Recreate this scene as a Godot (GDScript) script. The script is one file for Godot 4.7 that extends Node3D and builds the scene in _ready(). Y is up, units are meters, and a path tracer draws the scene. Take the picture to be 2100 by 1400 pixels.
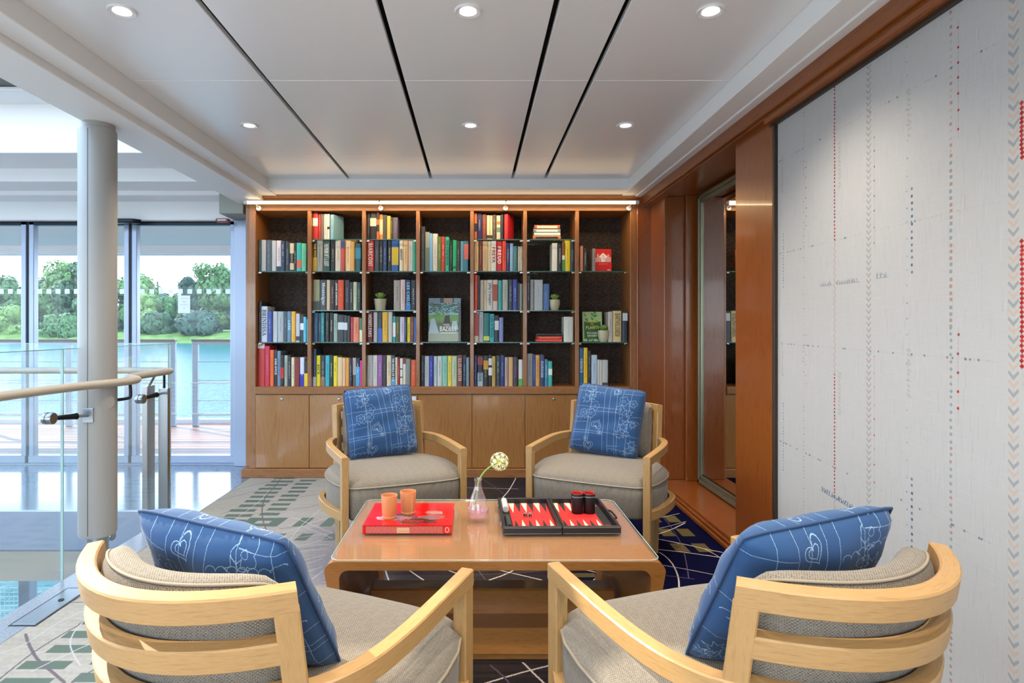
extends Node3D
# Ship's library lounge. x right, y up, camera looks along -z. Depth "d" below means -z, in metres.

const BOOKS := [
	[1,"A",[[-1763,29,254,"3c4a48","~","6f8a60"],[-1734,38,254,"a9a8a6","-","-"],[-1696,44,254,"46525a","~","8a949a"],[-1651,36,250,"b0aead","-","-"],[-1614,40,250,"cfc2c2","~","3a3a60",.0,.16,"1e2a40"],[-1575,33,246,"24324a","~","c8d0da"],[-1541,37,242,"1f2836","~","8a94a0"],[-1504,34,234,"1c2024","~","d8cfa0",.05,.28,"c8b890",.62,.97,"c8b890"],[-1470,22,230,"23211e","~","d0c080"],[-1448,41,230,"2fa79c","-","-",.12,.4,"c6604a"],[-1407,38,226,"63b58c","~","4f9c78"]]],
	[2,"T",[[-1316,42,217,"c4362e","-","-",.5,.8,"e6ded6"],[-1275,25,211,"b83a38","~","d88a80"],[-1250,23,207,"6e6058","-","-"],[-1227,27,208,"d8d0c0","~","6a5a4a"],[-1200,21,208,"dcd8d0","-","-",.4,.5,"202020"],[-1176,33,200,"7aa6b4","~","3a6070"]]],
	[2,"A",[[-1316,33,246,"22261f","THE POEMS OF","d8c23a",.0,.45,"c8a42a"],[-1284,50,248,"98968f","~","5a5a58"],[-1233,57,246,"29473f","THE POEMS OF T. S. ELIOT","d8dcd0"],[-1172,37,248,"1d1d1f","~","c8c0b8"],[-1136,47,250,"c9bfae","~","7a6a5a"],[-1089,33,248,"b8483e","-","-",.75,1,"3a4a7a"],[-1056,49,248,"e2c492","~","6a4a2a"],[-1007,30,242,"d09a4a","-","-"],[-977,49,226,"2c5f66","-","-",.45,.85,"3a88a0"]]],
	[2,"B",[[-1316,57,248,"9aa07c","~","c8cca0",.0,.3,"3c4238"],[-1259,54,246,"3c444c","Montaigne","dfe3e6"],[-1205,29,246,"c8b48c","-","-"],[-1175,36,246,"341d22","~","d8b8a0"],[-1140,28,246,"26201c","JOHN SIMPSON","e8e4dc"],[-1112,48,246,"d04a22","~","f0a060"],[-1062,44,246,"2a2d33","~","a8a8a8"],[-1018,28,230,"2b2b2d","~","d8d8d8"],[-990,30,230,"c3c8a6","~","4a4a3a"],[-960,32,226,"24403a","~","a8b8a8"]]],
	[2,"C",[[-1316,40,238,"2f5d80","~","7aa8c8"],[-1276,26,234,"2c3e4c","~","9ab0c0"],[-1251,30,238,"1f7f84","~","a8e0dc"],[-1216,32,238,"22211f","~","b8a080"],[-1180,30,238,"201f20","~","e8e0d8"],[-1150,34,230,"8fa594","~","3c5a48"],[-1116,54,221,"33383a","-","-",.45,.72,"cdd2d6"],[-1063,28,217,"33383a","-","-",.45,.72,"cdd2d6"],[-1035,22,213,"3a3c3e","-","-"],[-1012,26,203,"a8323a","~","e0a0a0"],[-986,47,201,"d8805c","~","8a3a2a"],[-938,24,193,"3c7a5c","-","-",.0,.5,"e0dcb8"]]],
	[2,"D",[[-1316,26,303,"2a4a70","~","6a9ac8",.0,.25,"b8c4d0"],[-1290,33,249,"e8d820","KICK","1c1c1c"],[-1255,38,249,"34383a","~","c8c8c8",.0,.3,"8a6a50"],[-1214,34,250,"2fa3b4","~","186070"],[-1180,30,250,"1d2f2c","~","c8d8b0"],[-1150,32,246,"e0cc2a","~","3a3a20"],[-1119,43,234,"d8be8c","-","-"],[-1075,25,230,"d8ac88","-","-"],[-1050,28,230,"d8963c","-","-"],[-1022,26,226,"262a38","~","a0a8b8"],[-996,28,230,"6a5a54","-","-",.4,1,"a8a0a0"],[-969,33,226,"1c2438","~","d8e8f0",.0,.7,"3a9cc8"],[-934,22,209,"c82a7c","-","-"]]],
	[1,"C",[[-1763,28,328,"2c3238","~","8a9aa0"],[-1735,50,289,"c6ccd4","BRINDISA","20242c"],[-1685,40,248,"34468c","~","a8b8e0"],[-1646,41,248,"b6babc","~","8a9094"],[-1604,49,248,"a2a7a8","~","6a7074"],[-1555,30,248,"3e4c54","~","7a8a94"],[-1525,33,248,"5b8098","LARK","a8d8e8"],[-1492,35,248,"dea02a","~","f0d890"],[-1454,32,230,"b8bac0","-","-",.05,.2,"30353c"],[-1424,32,217,"2c3844","-","-",.45,.7,"d4d8dc"],[-1393,24,205,"5cb4cc","~","2a7a9a"],[-1369,17,185,"2aa8bc","-","-"]]],
	[1,"D",[[-1763,57,355,"c2413f","-","-",.88,.98,"c8c0c0"],[-1706,40,326,"c02c48","~","e89098"],[-1667,33,295,"e0662a","~","b84a1a"],[-1633,28,295,"24262c","VAN DYCK","d8d8d8"],[-1605,28,287,"6a8098","~","3a4a5c"],[-1580,29,254,"26221f","-","-",.25,.6,"b82a24"],[-1551,29,250,"98a092","~","5c6458"],[-1522,28,246,"23282d","~","c0c4c8"],[-1492,26,234,"d8caa2","~","6a5a3a"],[-1466,44,231,"7a2c2c","~","a85050"],[-1422,36,234,"c8ccd8","~","e8e8f4",.0,.42,"2c2aa0"],[-1387,36,209,"23211f","-","-",.0,.5,"e0c020"]]],
	[3,"T",[[-878,25,219,"2b2e2e","~","8a8a80"],[-853,54,217,"2c2a28","-","-",.5,.8,"e0d4b8"],[-799,22,217,"c86a34","-","-",.3,.55,"2c2a28",.75,.95,"2c2a28"],[-777,29,205,"d8843c","-","-",.2,.8,"e8c890"],[-749,33,200,"4c4a48","-","-"],[-715,29,192,"d8b04c","-","-"],[-687,19,182,"4a4420","~","c8b850"],[-667,40,180,"5c5868","~","a890c0"]]],
	[3,"A",[[-878,56,250,"bb3b36","MARCONI","ead8d0"],[-817,38,249,"3f444a","~","8a8e94"],[-777,28,246,"242428","~","d8d8d0"],[-748,32,250,"26406c","~","a8b8d8"],[-709,30,246,"25201f","~","f0ece4"],[-677,58,253,"2458a0","-","-",.2,.78,"c0a82c"],[-613,30,248,"d8d0b8","MESSY","26222a"],[-581,38,248,"d8b482","~","8a6434"],[-544,40,246,"ccc4b8","~","9a9288"],[-504,24,236,"2fa88c","~","187a64"]]],
	[3,"B",[[-660,57,244,"9a8f84","~","35302c"],[-603,38,248,"ccb6b0","~","55484a"],[-563,41,246,"24365c","LEE CHILD","7ac0e8",.0,.2,"2a7ac0"],[-522,43,246,"25272b","~","e8e8e4"]]],
	[3,"C",[[-878,48,244,"6c2024","HOMELEAKS","e8dcd8"],[-825,34,242,"a8a8a6","-","-"],[-789,38,242,"282c36","~","4a6ac0",.0,.45,"3458b0"],[-752,46,244,"d8a81c","~","7a5810"],[-704,34,244,"b8b2ac","-","-"],[-669,24,209,"28a4a8","-","-",.2,.75,"dfe6e4"],[-644,34,205,"4a4c1c","~","b8b848"],[-609,38,203,"c0b8c8","~","5a4a6a"],[-572,18,201,"28365c","~","a8b8d8"],[-553,28,201,"dccc1c","~","5a5410"],[-525,32,205,"6c3430","~","c89088"],[-493,16,201,"3a64a8","-","-"]]],
	[3,"D",[[-878,46,250,"b4b8ba","~","7c8286"],[-831,38,250,"c8c8c2","~","7a7a74"],[-793,41,252,"8e5a98","~","d8b8dc"],[-750,34,249,"2c2c2e","~","6a6a6a"],[-716,37,250,"d0bc9c","~","6a5a44"],[-679,30,249,"23425c","THE WORLD OF ICE","c8d8dc",.0,.22,"3a9cd0"],[-648,18,234,"d8cca8","~","4a4438"],[-630,21,226,"8c2428","~","e0a8a8"],[-608,22,226,"d4d2c8","-","-",.3,.34,"202020",.6,.64,"202020"],[-586,25,226,"ccc6bc","-","-",.8,1,"7a2830"],[-561,37,221,"707a72","-","-"],[-521,44,213,"c8542c","~","e8a890"]]],
	[4,"A",[[-442,36,364,"3a3c3e","~","8a8c8e"],[-405,37,319,"98a094","-","-",.0,.6,"6c7c64"],[-370,26,308,"7ab0d8","-","-"],[-344,41,306,"d6cdbc","~","8a7e6a"],[-303,29,282,"5c7430","~","c0cc90"],[-273,29,281,"c43830","~","f0dcd0"],[-241,32,279,"2fae84","THE COOK BOOK","0e4034"],[-205,22,249,"2a2c2a","~","c0c0b0"],[-180,32,253,"18a468","-","-",.08,.16,"0c5c38"],[-148,29,244,"3c302c","~","b8a8a0"],[-117,28,244,"5898b0","~","d87858"],[-90,37,246,"38788c","-","-",.4,.9,"d0685c"]]],
	[5,"T",[[-7,24,215,"c46c34","-","-",.3,.6,"2c2a30"],[17,41,215,"26265c","~","d8d8e8"],[60,34,206,"84402c","~","c88870"],[96,26,197,"d8cca8","-","-",.05,.18,"3a3024"],[122,21,197,"d8cca8","-","-",.05,.18,"3a3024"],[143,31,202,"5c4c3c","~","c8b898"],[175,32,195,"d0c8a8","-","-",.3,.5,"6c8a78",.62,.75,"b87840"],[208,23,202,"34363c","-","-"],[234,33,205,"cc2430","~","3c7a50"]]],
	[5,"A",[[-7,36,245,"d8bc84","~","7a5c34"],[31,31,244,"6c2820","~","c89c88"],[62,44,243,"c8ac7c","~","a08450"],[106,25,243,"d8cca8","~","6a5c44"],[131,42,244,"d8d4cc","FREYA","8a2028"],[176,46,244,"c4242c","FREUD","f4e8e4"],[223,32,245,"dc4c2c","~","7a1c14"],[257,25,229,"24346c","~","d0d8ec"],[284,27,226,"88acc8","-","-"],[310,35,205,"3c7880","~","a8c8c8"],[348,20,202,"d0c8b4","-","-"],[368,20,202,"c8c0ac","~","6a6454"]]],
	[5,"B",[[-7,30,288,"d84c34","~","f0b09c"],[23,19,283,"343a44","-","-"],[43,28,245,"b4aca0","-","-"],[71,25,245,"d0c49c","~","3c3828"],[96,48,247,"ccc8c0","Jilly Cooper","3a3a44"],[145,41,247,"c8b8a8","-","-",.3,.85,"a04a34"],[189,31,243,"38a0a0","~","1c6468"],[222,46,247,"a8aca0","~","787c70"],[272,37,249,"2e3c4c","~","c0c8d0"],[309,36,249,"34469c","~","e0e4f0"],[346,17,224,"3c342c","-","-"],[362,25,215,"788c80","-","-"]]],
	[5,"C",[[-7,38,244,"ccc0b0","-","-",.2,.95,"a83828"],[33,36,244,"a8aab0","~","3c3c40"],[69,49,235,"1c706c","-","-",.05,.2,"c0cc48"],[120,38,228,"2c9ca4","Life in Media","0c3c44"],[159,36,215,"242428","-","-",.45,.8,"c8ccd0"],[197,34,199,"7484b8","-","-"]]],
	[5,"D",[[-7,26,249,"38447c","~","98a4d0"],[20,45,246,"20252c","BLACK CAMERON","23323c",.0,.45,"9ab4c0",.7,.95,"a83038"],[67,42,246,"222422","~","e0c030",.55,.85,"b88428"],[109,29,251,"1f2124","-","-",.35,.6,"d0d4d4",.68,.9,"c0c8c8"],[138,30,243,"a8904c","~","5c4c20"],[171,35,246,"303c44","~","c8cc88"],[206,37,249,"22306c","~","98a8d8"],[243,26,234,"a89488","~","6c5c54"],[271,39,234,"c09c68","-","-"],[312,39,233,"342e44","~","8a80a0"],[353,35,215,"d0d4cc","-","-",.0,.28,"58a850"]]],
	[4,"D",[[-442,32,244,"263444","~","8ca4b8"],[-409,37,244,"aebabc","~","6c7c84"],[-372,34,246,"28349c","~","a0b0e8"],[-337,29,243,"a8bcc0","~","5c7078"],[-306,40,244,"b8c0bc","~","3c4848"],[-265,43,246,"78b49c","~","205c50"],[-222,34,246,"d8c448","~","5c5018"],[-187,42,246,"a8b898","~","4c7040"],[-143,41,249,"6c3c34","ELIZABETH","d8b8a8"],[-100,29,246,"1e3450","~","a0c0d8"],[-71,26,233,"70868c","-","-"]]],
	[6,"A",[[627,44,229,"dcdad2","-","-"],[675,33,224,"242620","~","e8e8e0"],[708,24,234,"7c4c34","-","-",.0,.4,"3c8c50",.4,.55,"d8d8d0"],[732,44,249,"e4c81c","~","4c4408"],[776,31,247,"24384c","~","90a8b8"]]],
	[6,"B",[[421,28,281,"33424c","~","c8d4dc"],[449,29,249,"9ca09c","-","-"],[480,71,247,"b0b8bc","~","8c9498"],[553,53,215,"4870a8","~","a8c0e0"]]],
	[6,"C",[[722,77,204,"c8ccc0","~","a8ac9c"]]],
	[6,"D",[[421,49,264,"8a8e90","~","4c5054"],[470,22,258,"2c4890","~","90a8dc"],[492,34,253,"c8924c","~","6c4820"],[528,36,255,"2c4064","DURHAM","a8bcd8"],[566,28,217,"3c7898","~","b8d8e4"],[595,33,202,"38a8a0","-","-",.45,.7,"d0dcd4"]]],
	[7,"A",[[853,25,205,"d89070","-","-"],[880,34,188,"28241f","~","d8d4cc"],[954,25,184,"8c8880","~","3c3834"]]],
	[7,"C",[[1082,38,244,"bcb6ac","~","6c645c"],[1123,68,253,"d0bc84","BARTHOLOMEW","6c5424"],[1197,43,246,"223444","-","-",.7,.95,"c0ccd4"]]],
	[7,"D",[[849,32,310,"2470ac","TRENCE","d0e4f0"],[882,33,312,"e8c020","~","8c7008"],[918,25,288,"2c2e2e","~","9c9c9c"],[945,48,253,"a8bcd0","~","4c6480"],[993,20,215,"c4c8c4","-","-"],[1013,21,213,"bcbcb0","-","-"],[1034,47,213,"b0b4b4","-","-",.03,.14,"3c4448"]]],
]

const CARPET_LINES := [
	["w",8,[1.015,3.483,1.167,3.378,1.246,3.313,1.326,3.257]],
	["w",8,[0.993,3.302,1.125,3.257,1.308,3.177]],
	["w",7,[0.951,3.083,1.055,3.029,1.161,2.965]],
	["w",8,[0.989,3.257,1.003,3.190,1.006,3.108,0.994,3.006,0.975,2.915,0.946,2.820]],
	["w",7,[1.246,3.313,1.279,3.204,1.289,3.108,1.284,3.006]],
	["w",8,[1.026,3.520,1.153,3.613,1.243,3.699,1.296,3.752]],
	["w",7,[1.052,3.621,1.178,3.690,1.311,3.780]],
	["w",7,[1.150,3.845,1.221,3.883,1.325,3.943]],
	["p",6,[1.194,3.933,1.189,3.743,1.168,3.539,1.146,3.385,1.102,3.190,1.025,2.915]],
	["p",5,[0.908,2.960,0.978,2.937,1.050,2.910]],
	["w",9,[-0.485,3.170,-0.447,3.034,-0.407,2.890]],
	["w",9,[-0.406,3.146,-0.321,3.013,-0.234,2.886]],
	["w",9,[-0.292,3.158,-0.126,3.013,0.002,2.894]],
	["w",9,[-0.123,3.158,0.096,3.034,0.321,2.900]],
	["w",9,[0.067,2.898,0.170,2.991,0.287,3.158,0.352,3.267]],
	["w",8,[0.251,3.153,0.395,3.100,0.623,2.979]],
	["w",9,[0.668,3.193,0.644,3.056,0.613,2.971,0.565,2.898]],
	["p",6,[-0.007,3.123,0.019,3.013,0.051,2.906]],
	["p",6,[-0.040,2.960,0.170,2.981,0.385,3.023]],
	["w",9,[0.030,2.054,0.150,2.115,0.290,2.177]],
	["w",9,[0.174,2.185,0.209,2.109,0.243,2.044]],
	["p",8,[0.056,2.169,0.096,2.104,0.117,2.060]],
	["w",6,[-0.083,4.922,0.069,4.922,0.351,4.912]],
	["w",6,[-0.096,4.584,0.064,4.566,0.325,4.543]],
	["w",8,[0.340,4.937,0.306,4.756,0.259,4.534,0.219,4.381,0.182,4.269]],
	["p",5,[0.062,4.835,0.140,4.624,0.215,4.389]],
	["g",9,[-1.545,4.848,-1.511,4.593,-1.500,4.433,-1.465,4.232,-1.401,4.014,-1.310,3.776,-1.218,3.582,-1.093,3.359,-0.960,3.148,-0.854,2.949]],
	["g",6,[-1.817,4.419,-1.711,4.624,-1.592,4.765,-1.583,4.865]],
	["g",6,[-1.798,4.232,-1.670,4.392,-1.483,4.654,-1.212,4.848]],
	["g",6,[-1.640,3.924,-1.520,4.108,-1.263,4.310,-1.066,4.447]],
	["g",6,[-1.799,3.776,-1.596,3.880,-1.333,3.968,-1.155,4.060,-1.011,4.157]],
	["g",5,[-1.166,3.638,-1.051,3.696,-0.884,3.796]],
	["g",5,[-1.018,3.265,-0.889,3.327,-0.805,3.359]],
	["g",12,[-1.761,2.389,-1.684,2.304,-1.584,2.208,-1.488,2.136,-1.385,2.060]],
	["g",9,[-1.622,2.060,-1.632,2.242,-1.613,2.399,-1.572,2.557]],
	["g",8,[-1.363,2.053,-1.339,2.136,-1.318,2.204]],
	["g",9,[-1.839,2.662,-1.651,2.668]],
	["g",7,[-1.763,2.680,-1.747,2.823]],
	["c",7,[-1.751,2.247,-1.708,2.314,-1.692,2.502,-1.632,2.638]],
	["c",9,[-1.608,2.524,-1.578,2.399,-1.536,2.314,-1.469,2.234,-1.403,2.167]],
	["c",8,[-1.549,2.128,-1.495,2.251,-1.444,2.341]],
	["c",7,[-1.503,3.880,-1.490,4.182,-1.522,4.534]],
	["c",7,[-1.004,4.157,-1.037,3.880,-1.054,3.620,-1.032,3.327]],
	["c",8,[-1.084,3.459,-0.830,3.564]],
	["c",8,[-1.028,3.280,-0.820,3.493]],
	["c",8,[-1.047,3.359,-0.809,3.375]],
	["c",8,[-1.008,3.250,-0.805,3.311]],
	["c",8,[-0.959,3.092,-0.789,3.220]],
	["c",8,[-0.922,3.025,-0.789,3.176]],
	["c",8,[-0.861,2.955,-0.766,3.065]],
	["c",8,[-0.778,2.912,-0.748,3.012]],
	["c",8,[-1.170,3.880,-0.830,3.564]],
	["c",8,[-1.051,3.696,-0.810,3.476]],
	["c",8,[-1.124,3.564,-0.917,3.880]],
]

var M := {}
var taken := {}
var rng := RandomNumberGenerator.new()

# ------------------------------------------------------------------ mesh builder
class B:
	var st := SurfaceTool.new()
	func _init() -> void:
		st.begin(Mesh.PRIMITIVE_TRIANGLES)
	func tri(a: Vector3, b: Vector3, c: Vector3, out: Vector3, ua := Vector2.ZERO, ub := Vector2.ZERO, uc := Vector2.ZERO) -> void:
		var n := (a - c).cross(a - b)
		st.set_uv(ua); st.add_vertex(a)
		if n.dot(out) < 0.0:
			st.set_uv(uc); st.add_vertex(c)
			st.set_uv(ub); st.add_vertex(b)
		else:
			st.set_uv(ub); st.add_vertex(b)
			st.set_uv(uc); st.add_vertex(c)
	func quad(a: Vector3, b: Vector3, c: Vector3, d: Vector3, out: Vector3, ua := Vector2.ZERO, ub := Vector2.ZERO, uc := Vector2.ZERO, ud := Vector2.ZERO) -> void:
		tri(a, b, c, out, ua, ub, uc)
		tri(a, c, d, out, ua, uc, ud)
	func box(c: Vector3, s: Vector3, bev := 0.0, ba := Basis.IDENTITY) -> B:
		st.set_smooth_group(-1)
		var h := s * 0.5
		bev = minf(bev, minf(h.x, minf(h.y, h.z)) * 0.9)
		for ax in 3:
			var i := (ax + 1) % 3
			var j := (ax + 2) % 3
			for sg: float in [-1.0, 1.0]:
				var p := []
				for k: Vector2 in [Vector2(-1, -1), Vector2(1, -1), Vector2(1, 1), Vector2(-1, 1)]:
					var v := Vector3.ZERO
					v[ax] = sg * h[ax]
					v[i] = k.x * (h[i] - bev)
					v[j] = k.y * (h[j] - bev)
					p.append(c + ba * v)
				var o := Vector3.ZERO
				o[ax] = sg
				quad(p[0], p[1], p[2], p[3], ba * o)
		if bev > 0.0:
			for ax in 3:
				var i := (ax + 1) % 3
				var j := (ax + 2) % 3
				for si: float in [-1.0, 1.0]:
					for sj: float in [-1.0, 1.0]:
						var e := []
						for q: Array in [[-1.0, 0], [1.0, 0], [1.0, 1], [-1.0, 1]]:
							var v := Vector3.ZERO
							v[ax] = float(q[0]) * (h[ax] - bev)
							v[i] = si * (h[i] - (bev if int(q[1]) == 0 else 0.0))
							v[j] = sj * (h[j] - (0.0 if int(q[1]) == 0 else bev))
							e.append(c + ba * v)
						var o := Vector3.ZERO
						o[i] = si
						o[j] = sj
						quad(e[0], e[1], e[2], e[3], ba * o)
			for sx: float in [-1.0, 1.0]:
				for sy: float in [-1.0, 1.0]:
					for sz: float in [-1.0, 1.0]:
						var s3 := Vector3(sx, sy, sz)
						tri(c + ba * (s3 * Vector3(h.x, h.y - bev, h.z - bev)), c + ba * (s3 * Vector3(h.x - bev, h.y, h.z - bev)), c + ba * (s3 * Vector3(h.x - bev, h.y - bev, h.z)), ba * s3)
		return self
	func span(a: Vector3, b: Vector3, bev := 0.0) -> B:   # a box between two corners
		return box((a + b) * 0.5, (b - a).abs(), bev)
	# rings of equal length joined by quads
	func loft(rings: Array, group := 1, cap0 := true, cap1 := true, uvs := Vector2.ONE) -> B:
		st.set_smooth_group(group)
		var mid := Vector3.ZERO
		var n: int = rings[0].size()
		var cent := []
		for r: Array in rings:
			var m := Vector3.ZERO
			for p: Vector3 in r:
				m += p
			cent.append(m / n)
			mid += m / n
		mid /= rings.size()
		for k in rings.size() - 1:
			for i in n:
				var j := (i + 1) % n
				var a: Vector3 = rings[k][i]
				var b: Vector3 = rings[k][j]
				var c: Vector3 = rings[k + 1][j]
				var d: Vector3 = rings[k + 1][i]
				var axis: Vector3 = (cent[k] + cent[k + 1]) * 0.5
				var out := (a + b + c + d) * 0.25 - axis
				var along: Vector3 = cent[k + 1] - cent[k]
				if along.length() < 0.02 and (axis - mid).length() > 0.001:
					out += (axis - mid) * 0.6
				quad(a, b, c, d, out, Vector2(float(i) / n, float(k)) * uvs, Vector2(float(i + 1) / n, float(k)) * uvs, Vector2(float(i + 1) / n, float(k + 1)) * uvs, Vector2(float(i) / n, float(k + 1)) * uvs)
		for e in 2:
			if (e == 0 and cap0) or (e == 1 and cap1):
				var r: Array = rings[0] if e == 0 else rings[-1]
				var c: Vector3 = cent[0] if e == 0 else cent[-1]
				var o: Vector3 = (cent[0] - cent[1]) if e == 0 else (cent[-1] - cent[-2])
				for i in n:
					tri(c, r[i], r[(i + 1) % n], o)
		return self
	# rectangular or other section swept along frames [p, side, up]; sides stay crisp
	func sweep(frames: Array, prof: PackedVector2Array, crisp := true, caps := true) -> B:
		var n := prof.size()
		var pc := Vector2.ZERO
		for q in prof:
			pc += q
		pc /= n
		var per := [0.0]
		for i in n:
			per.append(float(per[-1]) + prof[i].distance_to(prof[(i + 1) % n]))
		var l := 0.0
		for k in frames.size() - 1:
			var f: Array = frames[k]
			var g: Array = frames[k + 1]
			var l2 := l + (f[0] as Vector3).distance_to(g[0])
			for i in n:
				var j := (i + 1) % n
				st.set_smooth_group(10 + i if crisp else 1)
				var a: Vector3 = f[0] + f[1] * prof[i].x + f[2] * prof[i].y
				var b: Vector3 = f[0] + f[1] * prof[j].x + f[2] * prof[j].y
				var c: Vector3 = g[0] + g[1] * prof[j].x + g[2] * prof[j].y
				var d: Vector3 = g[0] + g[1] * prof[i].x + g[2] * prof[i].y
				var ce: Vector3 = (f[0] + f[1] * pc.x + f[2] * pc.y + g[0] + g[1] * pc.x + g[2] * pc.y) * 0.5
				quad(a, b, c, d, (a + b + c + d) * 0.25 - ce, Vector2(l, per[i]), Vector2(l, per[i + 1]), Vector2(l2, per[i + 1]), Vector2(l2, per[i]))
			l = l2
		if caps:
			st.set_smooth_group(-1)
			for e in 2:
				var f: Array = frames[0] if e == 0 else frames[-1]
				var nb: Array = frames[1] if e == 0 else frames[-2]
				var o: Vector3 = f[0] - nb[0]
				var c: Vector3 = f[0] + f[1] * pc.x + f[2] * pc.y
				for i in n:
					var j := (i + 1) % n
					tri(c, f[0] + f[1] * prof[i].x + f[2] * prof[i].y, f[0] + f[1] * prof[j].x + f[2] * prof[j].y, o, pc, prof[i], prof[j])
		return self
	func tube(path: Array, r: float, n := 8, closed := false, r2 := -1.0) -> B:
		var up := Vector3.UP
		var frames := []
		var m := path.size()
		var t0: Vector3 = (path[1] - path[0]).normalized()
		if absf(t0.dot(up)) > 0.9:
			up = Vector3.RIGHT
		for i in m:
			var a: Vector3 = path[i - 1] if i > 0 else (path[m - 1] if closed else path[0])
			var b: Vector3 = path[i + 1] if i < m - 1 else (path[0] if closed else path[m - 1])
			var t := (b - a).normalized()
			up = (up - t * up.dot(t)).normalized()
			var s := t.cross(up)
			var rr := r if r2 < 0.0 else lerpf(r, r2, float(i) / (m - 1))
			frames.append([path[i], s * rr, up * rr])
		if closed:
			frames.append(frames[0])
		var prof := PackedVector2Array()
		for i in n:
			prof.append(Vector2(cos(TAU * i / n), sin(TAU * i / n)))
		return sweep(frames, prof, false, not closed)
	# profile of [radius, y] bottom to top outside; sharp corners split
	func lathe(prof: Array, segs := 24, at := Vector3.ZERO, ba := Basis.IDENTITY) -> B:
		var grp := 1
		for k in prof.size() - 1:
			var p := Vector2(prof[k][0], prof[k][1])
			var q := Vector2(prof[k + 1][0], prof[k + 1][1])
			if k > 0:
				var o := Vector2(prof[k - 1][0], prof[k - 1][1])
				if absf((p - o).angle_to(q - p)) > 0.6:
					grp += 1
			st.set_smooth_group(grp)
			var dv := q - p
			var nn := Vector2(dv.y, -dv.x)
			for i in segs:
				var a0 := TAU * i / segs
				var a1 := TAU * (i + 1) / segs
				var e0 := Vector3(cos(a0), 0, sin(a0))
				var e1 := Vector3(cos(a1), 0, sin(a1))
				var out := ba * ((e0 + e1) * 0.5 * nn.x + Vector3.UP * nn.y)
				var A := at + ba * (e0 * p.x + Vector3.UP * p.y)
				var Bq := at + ba * (e1 * p.x + Vector3.UP * p.y)
				var C := at + ba * (e1 * q.x + Vector3.UP * q.y)
				var Dq := at + ba * (e0 * q.x + Vector3.UP * q.y)
				var u0 := Vector2(float(i) / segs, p.y)
				var u1 := Vector2(float(i + 1) / segs, q.y)
				if p.x < 1e-6:
					tri(A, C, Dq, out, u0, u1, Vector2(u0.x, u1.y))
				elif q.x < 1e-6:
					tri(A, Bq, C, out, u0, Vector2(u1.x, u0.y), u1)
				else:
					quad(A, Bq, C, Dq, out, u0, Vector2(u1.x, u0.y), u1, Vector2(u0.x, u1.y))
		return self
	# outline in (x, z) pulled up from y0 to y1 with a small chamfer on top and bottom
	func slab(outline: PackedVector2Array, y0: float, y1: float, bev := 0.0, smooth_side := true) -> B:
		var n := outline.size()
		var c := Vector2.ZERO
		for p in outline:
			c += p
		c /= n
		var inner := PackedVector2Array()
		for i in n:
			var t := (outline[(i + 1) % n] - outline[i - 1]).normalized()
			var nn := Vector2(t.y, -t.x)
			if nn.dot(outline[i] - c) < 0.0:
				nn = -nn
			inner.append(outline[i] - nn * bev)
		var lv := [[inner, y0], [outline, y0 + bev], [outline, y1 - bev], [inner, y1]]
		for k in 3:
			st.set_smooth_group(20 + k if smooth_side else -1)
			for i in n:
				var j := (i + 1) % n
				var P: PackedVector2Array = lv[k][0]
				var Q: PackedVector2Array = lv[k + 1][0]
				var a := Vector3(P[i].x, lv[k][1], P[i].y)
				var b := Vector3(P[j].x, lv[k][1], P[j].y)
				var cc := Vector3(Q[j].x, lv[k + 1][1], Q[j].y)
				var d := Vector3(Q[i].x, lv[k + 1][1], Q[i].y)
				var e := outline[j] - outline[i]
				var o := Vector3(e.y, 0, -e.x)
				if o.dot(Vector3(outline[i].x - c.x, 0, outline[i].y - c.y)) < 0.0 and k == 1:
					o = -o
				if k != 1:
					o = Vector3(outline[i].x - c.x, 0, outline[i].y - c.y)
				quad(a, b, cc, d, o + Vector3(0, [-0.5, 0.0, 0.5][k], 0) * o.length())
		st.set_smooth_group(-1)
		var idx := Geometry2D.triangulate_polygon(inner)
		for k in range(0, idx.size(), 3):
			for e: Array in [[y0, -1.0], [y1, 1.0]]:
				tri(Vector3(inner[idx[k]].x, e[0], inner[idx[k]].y), Vector3(inner[idx[k + 1]].x, e[0], inner[idx[k + 1]].y), Vector3(inner[idx[k + 2]].x, e[0], inner[idx[k + 2]].y), Vector3(0, e[1], 0), inner[idx[k]], inner[idx[k + 1]], inner[idx[k + 2]])
		return self
	func done(tangents := false) -> ArrayMesh:
		st.generate_normals()
		if tangents:
			st.generate_tangents()
		return st.commit()

# ------------------------------------------------------------------ scene helpers
func numbered(called: String) -> String:
	if not taken.has(called):
		taken[called] = 0
		return called
	taken[called] += 1
	return "%s_%03d" % [called, taken[called]]

func part(called: String, mesh: Mesh, m: Material, parent: Node3D, at := Vector3.ZERO) -> MeshInstance3D:
	var o := MeshInstance3D.new()
	o.name = called
	o.mesh = mesh
	o.material_override = m
	o.position = at
	parent.add_child(o, true)
	return o

func thing(called: String, label: String, category: String, at := Vector3.ZERO, turn := 0.0, group := "") -> Node3D:
	var o := Node3D.new()
	o.name = numbered(called)
	add_child(o)
	o.position = at
	o.rotation.y = turn
	o.set_meta("label", label)
	o.set_meta("category", category)
	if group:
		o.set_meta("group", group)
	return o

func struct(called: String, at := Vector3.ZERO) -> Node3D:
	var o := Node3D.new()
	o.name = numbered(called)
	add_child(o)
	o.position = at
	o.set_meta("kind", "structure")
	return o

func struct_mesh(called: String, mesh: Mesh, m: Material) -> MeshInstance3D:
	var o := MeshInstance3D.new()
	o.name = numbered(called)
	o.mesh = mesh
	o.material_override = m
	add_child(o)
	o.set_meta("kind", "structure")
	return o

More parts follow.
